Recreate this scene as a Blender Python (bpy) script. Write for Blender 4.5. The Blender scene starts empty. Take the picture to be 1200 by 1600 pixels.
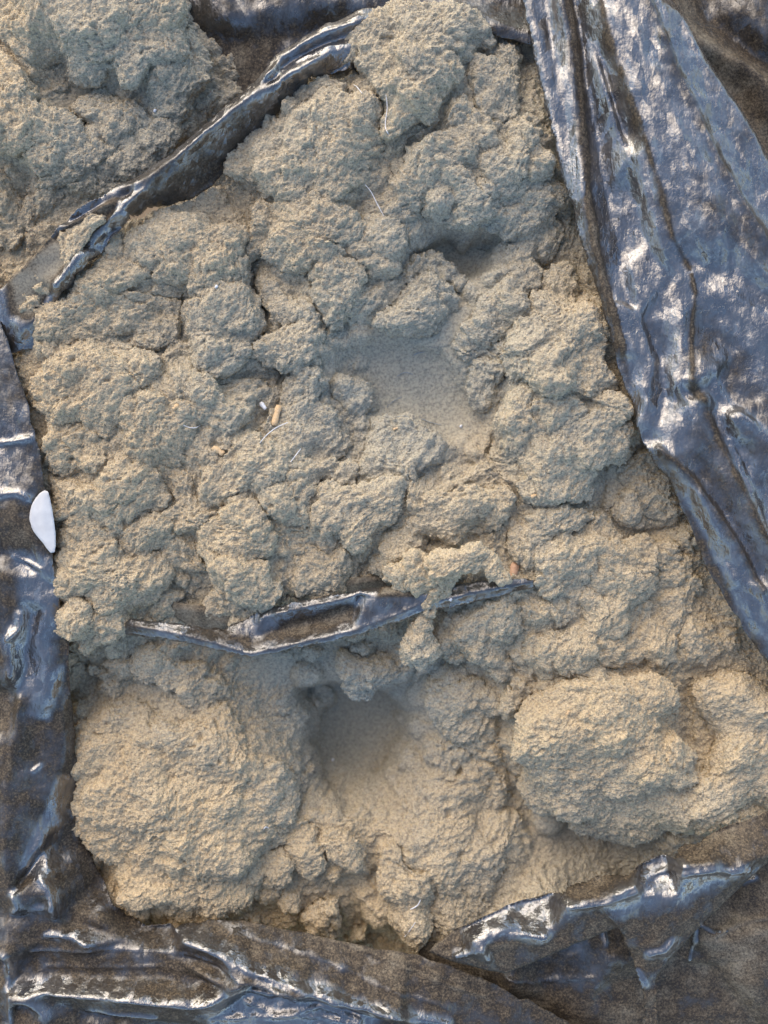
import bpy, math, random
import numpy as np
import openvdb as vdb
from mathutils import Vector
from mathutils.geometry import delaunay_2d_cdt

rng = np.random.default_rng(7)
random.seed(7)
scene = bpy.context.scene
COL = scene.collection

# ------------------------------------------------------------------ camera, sky, sun, exposure
S = 0.0005                     # metres per unit: all lengths below are in units of half a millimetre
D = 1500.0                     # height of the lens above the dust

cam = bpy.data.cameras.new("camera")
camo = bpy.data.objects.new("camera", cam)
COL.objects.link(camo)
camo.location = (0, 0, D * S)
cam.sensor_fit = 'VERTICAL'
cam.angle_y = 2 * math.atan(800 / D)
cam.clip_start = 0.02
cam.clip_end = 200
cam.dof.use_dof = True
cam.dof.focus_distance = (D - 15) * S
cam.dof.aperture_fstop = 1.0
FOCAL = 24.0 / (2 * math.tan(cam.angle_y / 2))
cam.dof.aperture_fstop = (cam.sensor_height / (2 * math.tan(cam.angle_y / 2))) / (26 * S * 1000)
scene.camera = camo

SUN_EL, SUN_AZ = math.radians(34), math.radians(-30)     # azimuth clockwise from +Y (the top of the picture)
world = bpy.data.worlds.new("World")
scene.world = world
world.use_nodes = True
wn = world.node_tree
sky = wn.nodes.new('ShaderNodeTexSky')
sky.sky_type = 'NISHITA'
sky.sun_disc = False
sky.sun_elevation = SUN_EL
sky.sun_rotation = SUN_AZ
sky.dust_density = 1.2
sky.air_density = 1.0
bg = wn.nodes['Background']
bg.inputs['Strength'].default_value = 0.15
wn.links.new(sky.outputs[0], bg.inputs['Color'])

sl = bpy.data.lights.new("sun", 'SUN')
sl.energy = 1.1
sl.angle = math.radians(72)
sl.color = (1.0, 0.765, 0.48)
so = bpy.data.objects.new("sun", sl)
COL.objects.link(so)
to_sun = Vector((math.sin(SUN_AZ) * math.cos(SUN_EL), math.cos(SUN_AZ) * math.cos(SUN_EL), math.sin(SUN_EL)))
so.rotation_euler = to_sun.to_track_quat('Z', 'Y').to_euler()
so.location = to_sun * 3

vs = scene.view_settings
vs.view_transform = 'Standard'
vs.look = 'None'
vs.gamma = 1.0
vs.use_curve_mapping = False
vs.exposure = 1.15


# ------------------------------------------------------------------ helpers
def W(px, py, z):
    """The point at height z that stands at photograph position (px, py): true perspective of the lens above."""
    k = 1.0 - z / D
    return 600 + (px - 600) * k, 800 + (py - 800) * k, z


def tag(o, label=None, cat=None, group=None, kind=None):
    for k, v in (('label', label), ('category', cat), ('group', group), ('kind', kind)):
        if v:
            o[k] = v
    return o


def to_metres(v):
    v = np.asarray(v, np.float64)
    return np.stack([(v[:, 0] - 600) * S, (800 - v[:, 1]) * S, v[:, 2] * S], 1)


def make_mesh(name, verts, quads, mat, parent=None, attrs=None, smooth=True, flip=False, tris=None):
    """One mesh object from arrays in working units; its origin is put at its base centre."""
    co = to_metres(verts)
    base = np.array([co[:, 0].mean(), co[:, 1].mean(), co[:, 2].min()])
    off = np.array(parent.location) if parent is not None else base
    co = co - off
    me = bpy.data.meshes.new(name)
    faces = []
    if quads is not None and len(quads):
        faces.append(np.asarray(quads, np.int64)[:, ::-1] if not flip else np.asarray(quads, np.int64))
    nq = len(faces[0]) if faces else 0
    nt = 0
    if tris is not None and len(tris):
        t = np.asarray(tris, np.int64)
        faces.append(t[:, ::-1] if not flip else t)
        nt = len(t)
    me.vertices.add(len(co))
    me.vertices.foreach_set('co', co.astype(np.float32).ravel())
    loops = np.concatenate([f.ravel() for f in faces])
    me.loops.add(len(loops))
    me.loops.foreach_set('vertex_index', loops.astype(np.int32))
    me.polygons.add(nq + nt)
    starts = np.concatenate([np.arange(nq) * 4, nq * 4 + np.arange(nt) * 3])
    me.polygons.foreach_set('loop_start', starts.astype(np.int32))
    me.update(calc_edges=True)
    me.validate()
    if smooth:
        me.polygons.foreach_set('use_smooth', np.ones(len(me.polygons), bool))
    for an, av in (attrs or {}).items():
        a = me.attributes.new(an, 'FLOAT', 'POINT')
        a.data.foreach_set('value', np.asarray(av, np.float32))
    me.materials.append(mat)
    o = bpy.data.objects.new(name, me)
    COL.objects.link(o)
    if parent is not None:
        o.parent = parent
    else:
        o.location = base
    return o


def empty(name, px, py, z):
    o = bpy.data.objects.new(name, None)
    COL.objects.link(o)
    x, y, z = W(px, py, z)
    o.location = ((x - 600) * S, (800 - y) * S, z * S)
    o.empty_display_size = 0.05
    return o


# ---- noise
def _h(ix, iy, iz, k):
    h = (ix.astype(np.uint32) * np.uint32(374761393)) ^ (iy.astype(np.uint32) * np.uint32(668265263)) ^ (iz.astype(np.uint32) * np.uint32(2246822519)) ^ np.uint32((k * 3266489917) & 0xFFFFFFFF)
    h = (h ^ (h >> np.uint32(15))) * np.uint32(2246822519)
    h = (h ^ (h >> np.uint32(13))) * np.uint32(3266489917)
    return h ^ (h >> np.uint32(16))


def _f(h):
    return (h & np.uint32(0xFFFFFF)).astype(np.float32) / np.float32(0xFFFFFF)


def vnoise(p, k=0):
    """Smooth value noise in 0..1, p (N,3)."""
    out = np.empty(len(p), np.float32)
    for s in range(0, len(p), 150000):
        q = p[s:s + 150000].astype(np.float32)
        i = np.floor(q).astype(np.int64)
        f = q - i
        f = f * f * f * (f * (f * 6 - 15) + 10)
        r = 0
        for a in (0, 1):
            wa = f[:, 0] if a else 1 - f[:, 0]
            for b in (0, 1):
                wb = f[:, 1] if b else 1 - f[:, 1]
                for c in (0, 1):
                    wc = f[:, 2] if c else 1 - f[:, 2]
                    r = r + wa * wb * wc * _f(_h(i[:, 0] + a, i[:, 1] + b, i[:, 2] + c, k))
        out[s:s + 150000] = r
    return out


def worley(p, k=0):
    """Distance to the nearest of a jittered point set, p (N,3)."""
    out = np.empty(len(p), np.float32)
    for s in range(0, len(p), 100000):
        q = p[s:s + 100000].astype(np.float32)
        i = np.floor(q).astype(np.int64)
        f = (q - i).astype(np.float32)
        best = np.full(len(q), 9, np.float32)
        for a in (-1, 0, 1):
            for b in (-1, 0, 1):
                for c in (-1, 0, 1):
                    h = _h(i[:, 0] + a, i[:, 1] + b, i[:, 2] + c, k)
                    jx = (h & np.uint32(1023)).astype(np.float32) / 1023
                    jy = ((h >> np.uint32(10)) & np.uint32(1023)).astype(np.float32) / 1023
                    jz = ((h >> np.uint32(20)) & np.uint32(1023)).astype(np.float32) / 1023
                    d = (a + jx - f[:, 0]) ** 2 + (b + jy - f[:, 1]) ** 2 + (c + jz - f[:, 2]) ** 2
                    np.minimum(best, d, out=best)
        out[s:s + 100000] = np.sqrt(best)
    return out


def normals(v, quads):
    a = v[quads[:, 2]] - v[quads[:, 0]]
    b = v[quads[:, 3]] - v[quads[:, 1]]
    fn = np.cross(a, b)
    n = np.zeros_like(v)
    for j in range(4):
        for c in range(3):
            n[:, c] += np.bincount(quads[:, j], fn[:, c], len(v))
    return n / (np.linalg.norm(n, axis=1, keepdims=True) + 1e-9)


def vec3(v, sc, k):
    return np.stack([vnoise(v / sc + 13, k), vnoise(v / sc + 57, k + 1), vnoise(v / sc + 91, k + 2)], 1) - 0.5


def crumble(v, n, rough):
    """Fluffy dust relief: ragged lumps within lumps, pushed out along the surface normal n. rough (N,) scales it."""
    R = rough[:, None]
    p = v + vec3(v, 40, 1) * 10
    m = vnoise(v / 70, 5)
    m2 = vnoise(v / 23, 6)
    d = 10.0 * (vnoise(p / 46, 11) - 0.5)
    d += 6.0 * (vnoise(p / 26, 12) - 0.5)
    d += 4.5 * (0.42 - worley(p / 27, 18) ** 2) * np.clip(1.9 * m - 0.25, 0.15, 1)
    d += 13.0 * (np.clip(0.62 - worley(p / 15, 13), 0, 1) - 0.1) * np.clip(1.8 * m2 - 0.2, 0.3, 1)
    d += 7.5 * np.clip(0.50 - worley(v / 7.0, 14), 0, 1) - 6.5 * np.clip(0.40 - worley(v / 8.5, 24), 0, 1)
    d += 2.2 * (vnoise(v / 9, 17) - 0.5)
    pit = np.clip(vnoise(v / 10, 21) - 0.66, 0, 1) * np.clip(vnoise(v / 40, 22) - 0.3, 0, 1)
    d -= 45 * pit
    fine = 4.0 * (vnoise(v / 4.7, 15) - 0.5) + 1.2 * (0.42 - worley(v / 5.0, 16) ** 2)
    d = d * rough + fine * (0.25 + 0.75 * rough)
    side = vec3(v, 85, 53) * 26 + vec3(v, 34, 41) * 11 + vec3(v, 14, 45) * 3.0
    out = v + n * d[:, None] + side * R
    grain = n * rng.normal(0, 0.75, (len(v), 1))
    return out + grain * (0.35 + 0.65 * R)


def tps(points, smooth=0.0):
    P = np.array([W(*p) for p in points], float)
    xy, z = P[:, :2] / 400.0, P[:, 2]
    r2 = ((xy[:, None] - xy[None]) ** 2).sum(-1)
    K = 0.5 * r2 * np.log(r2 + 1e-12) + smooth * np.eye(len(xy))
    A = np.zeros((len(xy) + 3,) * 2)
    A[:len(xy), :len(xy)] = K
    A[:len(xy), -3] = A[-3, :len(xy)] = 1
    A[:len(xy), -2:] = xy
    A[-2:, :len(xy)] = xy.T
    w = np.linalg.solve(A, np.concatenate([z, np.zeros(3)]))

    def f(x, y):
        q = np.stack([np.ravel(x), np.ravel(y)], 1) / 400.0
        out = np.empty(len(q))
        for s in range(0, len(q), 20000):
            t = q[s:s + 20000]
            r2 = ((t[:, None] - xy[None]) ** 2).sum(-1)
            out[s:s + 20000] = (0.5 * r2 * np.log(r2 + 1e-12)) @ w[:-3] + w[-3] + t @ w[-2:]
        return out.reshape(np.shape(x))
    return f


def inside(x, y, poly):
    r = np.zeros(np.shape(x), bool)
    n = len(poly)
    for i in range(n):
        x0, y0 = poly[i][:2]
        x1, y1 = poly[(i + 1) % n][:2]
        if y0 == y1:
            continue
        c = ((y0 > y) != (y1 > y)) & (x < (x1 - x0) * (y - y0) / (y1 - y0) + x0)
        r ^= c
    return r


def seg_dist(x, y, line):
    """Distance to a polyline and the nearest point on it."""
    best = np.full(np.shape(x), 1e9)
    bx, by = np.zeros(np.shape(x)), np.zeros(np.shape(x))
    for (x0, y0), (x1, y1) in zip(line[:-1], line[1:]):
        dx, dy = x1 - x0, y1 - y0
        t = np.clip(((x - x0) * dx + (y - y0) * dy) / (dx * dx + dy * dy + 1e-9), 0, 1)
        qx, qy = x0 + t * dx, y0 + t * dy
        d = np.hypot(x - qx, y - qy)
        m = d < best
        best = np.where(m, d, best)
        bx, by = np.where(m, qx, bx), np.where(m, qy, by)
    return best, bx, by


def blur(a, mask, sig):
    r = int(3 * sig)
    k = np.exp(-0.5 * (np.arange(-r, r + 1) / sig) ** 2)
    k /= k.sum()

    def conv(q):
        q = np.apply_along_axis(lambda t: np.convolve(t, k, 'same'), 0, q)
        return np.apply_along_axis(lambda t: np.convolve(t, k, 'same'), 1, q)
    m = mask.astype(float)
    return np.where(mask, conv(np.where(mask, a, 0)) / np.maximum(conv(m), 1e-6), a)


def grid_quads(keep):
    """Quads over a (rows, cols) grid of vertices where the cell is kept; returns used vertex ids and quads."""
    H, Wd = keep.shape[0] + 1, keep.shape[1] + 1
    ids = np.arange(H * Wd).reshape(H, Wd)
    q = np.stack([ids[:-1, :-1], ids[:-1, 1:], ids[1:, 1:], ids[1:, :-1]], -1)[keep]
    used = np.unique(q)
    remap = np.full(H * Wd, -1)
    remap[used] = np.arange(len(used))
    return used, remap[q]


# ------------------------------------------------------------------ materials
def nodes_of(name):
    m = bpy.data.materials.new(name)
    m.use_nodes = True
    nt = m.node_tree
    return m, nt, nt.nodes['Principled BSDF']


def N(nt, t, **kw):
    n = nt.nodes.new(t)
    for k, v in kw.items():
        if k in n.inputs:
            n.inputs[k].default_value = v
        else:
            setattr(n, k, v)
    return n


def mix(nt, fac, a, b):
    n = nt.nodes.new('ShaderNodeMix')
    n.data_type = 'RGBA'
    for sock, v in ((n.inputs[0], fac), (n.inputs[6], a), (n.inputs[7], b)):
        if hasattr(v, 'links'):
            nt.links.new(v, sock)
        else:
            sock.default_value = v
    return n.outputs[2]


def math_(nt, op, a, b=None, clamp=False):
    n = nt.nodes.new('ShaderNodeMath')
    n.operation = op
    n.use_clamp = clamp
    for sock, v in ((n.inputs[0], a), (n.inputs[1], b)):
        if v is None:
            continue
        if hasattr(v, 'links'):
            nt.links.new(v, sock)
        else:
            sock.default_value = v
    return n.outputs[0]


def geo_pos(nt):
    return nt.nodes.new('ShaderNodeNewGeometry').outputs['Position']


def noise(nt, vec, scale, detail=2.0, rough=0.5):
    n = N(nt, 'ShaderNodeTexNoise', Scale=scale, Detail=detail, Roughness=rough)
    nt.links.new(vec, n.inputs['Vector'])
    return n.outputs['Fac']


def ramp(nt, fac, stops):
    n = nt.nodes.new('ShaderNodeValToRGB')
    el = n.color_ramp.elements
    while len(el) < len(stops):
        el.new(0.5)
    for e, (p, c) in zip(el, stops):
        e.position = p
        e.color = c if len(c) == 4 else (*c, 1)
    nt.links.new(fac, n.inputs[0])
    return n.outputs[0]


def attr(nt, name):
    n = nt.nodes.new('ShaderNodeAttribute')
    n.attribute_name = name
    return n.outputs['Fac']


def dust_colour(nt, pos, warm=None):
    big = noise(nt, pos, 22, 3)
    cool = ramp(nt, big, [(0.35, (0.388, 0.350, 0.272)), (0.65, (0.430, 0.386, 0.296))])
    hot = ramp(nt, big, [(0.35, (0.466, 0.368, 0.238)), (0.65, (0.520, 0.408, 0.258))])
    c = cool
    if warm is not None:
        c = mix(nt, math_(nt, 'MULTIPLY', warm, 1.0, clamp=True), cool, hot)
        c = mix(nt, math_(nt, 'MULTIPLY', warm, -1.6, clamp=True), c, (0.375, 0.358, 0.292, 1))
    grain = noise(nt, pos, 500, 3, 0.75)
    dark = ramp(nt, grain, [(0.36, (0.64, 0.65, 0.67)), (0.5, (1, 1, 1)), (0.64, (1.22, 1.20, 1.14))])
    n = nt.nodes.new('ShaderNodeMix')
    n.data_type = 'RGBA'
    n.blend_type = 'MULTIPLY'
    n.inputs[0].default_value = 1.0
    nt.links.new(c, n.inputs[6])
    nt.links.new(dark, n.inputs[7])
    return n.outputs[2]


def make_dust():
    m, nt, b = nodes_of('fluffy_dust')
    pos = geo_pos(nt)
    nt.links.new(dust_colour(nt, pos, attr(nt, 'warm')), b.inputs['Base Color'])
    b.inputs['Roughness'].default_value = 1.0
    b.inputs['Specular IOR Level'].default_value = 0.0
    b.inputs['Subsurface Weight'].default_value = 0.30
    b.inputs['Subsurface Radius'].default_value = (1.0, 0.8, 0.6)
    b.inputs['Subsurface Scale'].default_value = 0.0020
    vo = N(nt, 'ShaderNodeTexVoronoi', Scale=560.0)
    nt.links.new(pos, vo.inputs['Vector'])
    fine = math_(nt, 'SUBTRACT', math_(nt, 'MULTIPLY', noise(nt, pos, 900, 1, 0.6), 0.7), vo.outputs['Distance'])
    bump = N(nt, 'ShaderNodeBump', Strength=1.0, Distance=0.0009)
    nt.links.new(attr(nt, 'fuzz'), bump.inputs['Strength'])
    nt.links.new(fine, bump.inputs['Height'])
    nt.links.new(bump.outputs[0], b.inputs['Normal'])
    return m


def make_plastic():
    m, nt, b = nodes_of('black_plastic_film')
    pos = geo_pos(nt)
    # clean film
    b.inputs['Base Color'].default_value = (0.012, 0.012, 0.014, 1)
    b.inputs['IOR'].default_value = 2.25
    b.inputs['Specular IOR Level'].default_value = 0.72
    rgh = ramp(nt, noise(nt, pos, 60, 2), [(0.3, (0.22,) * 3), (0.7, (0.38,) * 3)])
    nt.links.new(rgh, b.inputs['Roughness'])
    b.inputs['Coat Weight'].default_value = 0.32
    b.inputs['Coat Roughness'].default_value = 0.09
    b.inputs['Coat IOR'].default_value = 1.7
    c1 = N(nt, 'ShaderNodeTexNoise', Scale=110.0, Detail=3.0, Roughness=0.55, Distortion=1.6)
    c2 = N(nt, 'ShaderNodeTexNoise', Scale=330.0, Detail=2.0, Roughness=0.5, Distortion=1.0)
    nt.links.new(pos, c1.inputs['Vector'])
    nt.links.new(pos, c2.inputs['Vector'])
    mp = N(nt, 'ShaderNodeMapping')
    mp.inputs['Rotation'].default_value = (0, 0, math.radians(-40))
    mp.inputs['Scale'].default_value = (1, 0.28, 1)
    nt.links.new(pos, mp.inputs['Vector'])
    c3 = N(nt, 'ShaderNodeTexNoise', Scale=420.0, Detail=2.0, Roughness=0.55, Distortion=0.8)
    nt.links.new(mp.outputs[0], c3.inputs['Vector'])
    hh = math_(nt, 'ADD', math_(nt, 'MULTIPLY', c1.outputs['Fac'], 0.45), math_(nt, 'MULTIPLY', c2.outputs['Fac'], 0.40))
    hh = math_(nt, 'ADD', hh, math_(nt, 'MULTIPLY', c3.outputs['Fac'], 0.55))
    soft = N(nt, 'ShaderNodeBump', Strength=0.4, Distance=0.0020)
    nt.links.new(hh, soft.inputs['Height'])

    def facets(scale, ang, stretch, gain):
        """Crumpled film: flat little facets, each tilted its own way, meeting in sharp creases."""
        wv = N(nt, 'ShaderNodeTexNoise', Scale=scale * 0.6, Detail=1.0)
        nt.links.new(pos, wv.inputs['Vector'])
        off = N(nt, 'ShaderNodeVectorMath', operation='MULTIPLY_ADD')
        off.inputs[1].default_value = (0.9 / scale,) * 3
        nt.links.new(wv.outputs['Color'], off.inputs[0])
        nt.links.new(pos, off.inputs[2])
        mm = N(nt, 'ShaderNodeMapping')
        mm.inputs['Rotation'].default_value = (0, 0, math.radians(ang))
        mm.inputs['Scale'].default_value = (1, stretch, 1)
        nt.links.new(off.outputs[0], mm.inputs['Vector'])
        vo = N(nt, 'ShaderNodeTexVoronoi', Scale=scale)
        nt.links.new(mm.outputs[0], vo.inputs['Vector'])
        df = N(nt, 'ShaderNodeVectorMath', operation='SUBTRACT')
        nt.links.new(mm.outputs[0], df.inputs[0])
        nt.links.new(vo.outputs['Position'], df.inputs[1])
        cc = N(nt, 'ShaderNodeVectorMath', operation='SUBTRACT')
        cc.inputs[1].default_value = (0.5, 0.5, 0.5)
        nt.links.new(vo.outputs['Color'], cc.inputs[0])
        dt = N(nt, 'ShaderNodeVectorMath', operation='DOT_PRODUCT')
        nt.links.new(df.outputs[0], dt.inputs[0])
        nt.links.new(cc.outputs[0], dt.inputs[1])
        return math_(nt, 'MULTIPLY', dt.outputs['Value'], gain)

    fh = math_(nt, 'ADD', facets(75.0, -28, 0.42, 0.36), math_(nt, 'ADD', facets(200.0, 35, 0.36, 0.36), facets(430.0, -10, 0.5, 0.14)))
    bump = N(nt, 'ShaderNodeBump', Strength=1.0, Distance=1.0)
    nt.links.new(fh, bump.inputs['Height'])
    nt.links.new(soft.outputs[0], bump.inputs['Normal'])
    nt.links.new(bump.outputs[0], b.inputs['Normal'])
    nt.links.new(bump.outputs[0], b.inputs['Coat Normal'])
    amount = attr(nt, 'dust')
    patch = noise(nt, pos, 55, 5, 0.62)
    streaks = []
    for sc_ in ((0.22, 1, 1), (1, 0.22, 1)):
        mq = N(nt, 'ShaderNodeMapping')
        mq.inputs['Scale'].default_value = sc_
        mq.inputs['Rotation'].default_value = (0, 0, 0.12)
        nt.links.new(pos, mq.inputs['Vector'])
        streaks.append(noise(nt, mq.outputs[0], 210, 5, 0.68))
    dirn = attr(nt, 'lie')
    streak = math_(nt, 'ADD', math_(nt, 'MULTIPLY', streaks[0], dirn), math_(nt, 'MULTIPLY', streaks[1], math_(nt, 'SUBTRACT', 1.0, dirn)))
    a2 = math_(nt, 'ADD', amount, math_(nt, 'MULTIPLY', math_(nt, 'SUBTRACT', patch, 0.5), 0.55))
    # thin film of dust that dulls the shine
    t = N(nt, 'ShaderNodeBsdfPrincipled', Roughness=0.48)
    t.inputs['Base Color'].default_value = (0.020, 0.017, 0.015, 1)
    t.inputs['Specular IOR Level'].default_value = 0.22
    nt.links.new(bump.outputs[0], t.inputs['Normal'])
    m1 = nt.nodes.new('ShaderNodeMixShader')
    nt.links.new(math_(nt, 'MULTIPLY', math_(nt, 'SUBTRACT', a2, 0.30), 4.0, clamp=True), m1.inputs[0])
    nt.links.new(b.outputs[0], m1.inputs[1])
    nt.links.new(t.outputs[0], m1.inputs[2])
    # specks and drifts of settled dust
    d = N(nt, 'ShaderNodeBsdfPrincipled', Roughness=1.0)
    d.inputs['Specular IOR Level'].default_value = 0.0
    thin = ramp(nt, noise(nt, pos, 500, 2), [(0.35, (0.27, 0.205, 0.130)), (0.65, (0.40, 0.305, 0.195))])
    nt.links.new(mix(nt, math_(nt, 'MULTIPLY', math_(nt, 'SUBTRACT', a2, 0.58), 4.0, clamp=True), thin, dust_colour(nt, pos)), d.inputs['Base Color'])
    speck = noise(nt, pos, 620, 4, 0.8)
    s = math_(nt, 'ADD', math_(nt, 'ADD', math_(nt, 'MULTIPLY', speck, 0.92), math_(nt, 'MULTIPLY', streak, 0.26)), math_(nt, 'MULTIPLY', math_(nt, 'SUBTRACT', a2, 0.66), 0.8))
    f = math_(nt, 'MULTIPLY', math_(nt, 'SUBTRACT', s, 0.47), 4.0, clamp=True)
    f = math_(nt, 'ADD', math_(nt, 'MULTIPLY', f, 0.70), math_(nt, 'ADD', math_(nt, 'MULTIPLY', amount, 0.05), 0.045))
    ms = nt.nodes.new('ShaderNodeMixShader')
    nt.links.new(math_(nt, 'MULTIPLY', f, 0.72), ms.inputs[0])
    nt.links.new(m1.outputs[0], ms.inputs[1])
    nt.links.new(d.outputs[0], ms.inputs[2])
    nt.links.new(ms.outputs[0], nt.nodes['Material Output'].inputs['Surface'])
    return m


def make_simple(name, c1, c2, scale, rough, bump_s=0.2, trans=0.0):
    m, nt, b = nodes_of(name)
    pos = geo_pos(nt)
    n = noise(nt, pos, scale, 3)
    nt.links.new(ramp(nt, n, [(0.3, c1), (0.7, c2)]), b.inputs['Base Color'])
    b.inputs['Roughness'].default_value = rough
    bp = N(nt, 'ShaderNodeBump', Strength=bump_s, Distance=0.0006)
    nt.links.new(n, bp.inputs['Height'])
    nt.links.new(bp.outputs[0], b.inputs['Normal'])
    b.inputs['Transmission Weight'].default_value = trans
    return m


DUST = make_dust()
FILM = make_plastic()
WOOD = make_simple('pale_wood', (0.55, 0.36, 0.18), (0.72, 0.52, 0.30), 700, 0.7)
WOOD_PINK = make_simple('pinkish_wood', (0.50, 0.29, 0.17), (0.60, 0.38, 0.24), 700, 0.7)
FIBRE = make_simple('white_fibre', (0.72, 0.72, 0.72), (0.85, 0.85, 0.85), 900, 0.3)
BLUE = make_simple('blue_fibre', (0.22, 0.27, 0.32), (0.28, 0.33, 0.37), 900, 0.6)
WHITE = make_simple('white_tissue', (0.50, 0.50, 0.50), (0.62, 0.62, 0.61), 120, 0.9, 0.25)
SOIL = make_simple('sandy_soil', (0.30, 0.23, 0.16), (0.42, 0.32, 0.22), 60, 0.95, 0.6)

# ------------------------------------------------------------------ setting: the ground the bags stand on
g = 60.0
me = bpy.data.meshes.new('ground')
zg = -330 * S
me.from_pydata([(-g, -g, zg), (g, -g, zg), (g, g, zg), (-g, g, zg)], [], [(0, 1, 2, 3)])
me.materials.append(SOIL)
go = bpy.data.objects.new('ground', me)
COL.objects.link(go)
tag(go, kind='structure')

# ------------------------------------------------------------------ black plastic bags
GS = 2.5


def tri_wave(t):
    return np.abs((t % 1.0) * 2 - 1)


def crinkle(x, y, seed, ang, amp):
    """Sharp little creases of crumpled film, mostly running along direction ang."""
    r = np.random.default_rng(seed)
    n = x.size
    p3 = np.stack([x.ravel(), y.ravel(), np.full(n, seed * 7.3)], 1)
    wx = (vnoise(p3 / 60, seed) - 0.5).reshape(x.shape) * 40
    wy = (vnoise(p3 / 60 + 50, seed + 1) - 0.5).reshape(x.shape) * 40
    h = np.zeros(x.shape)
    for wl, a, sp in ((80, 2.2, 0.25), (50, 1.5, 0.4), (32, 0.9, 0.6), (20, 0.5, 0.9)):
        for _ in range(2):
            t = ang + math.pi / 2 + r.normal(0, sp)
            m = (vnoise(p3 / (wl * 1.6) + r.uniform(0, 99), seed + int(wl)) ).reshape(x.shape)
            m = np.clip((m - 0.35) * 2.4, 0, 1)
            h += a * m * (tri_wave(((x + wx) * math.cos(t) + (y + wy) * math.sin(t)) / wl + r.uniform()) - 0.5)
    return h * amp


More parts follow.
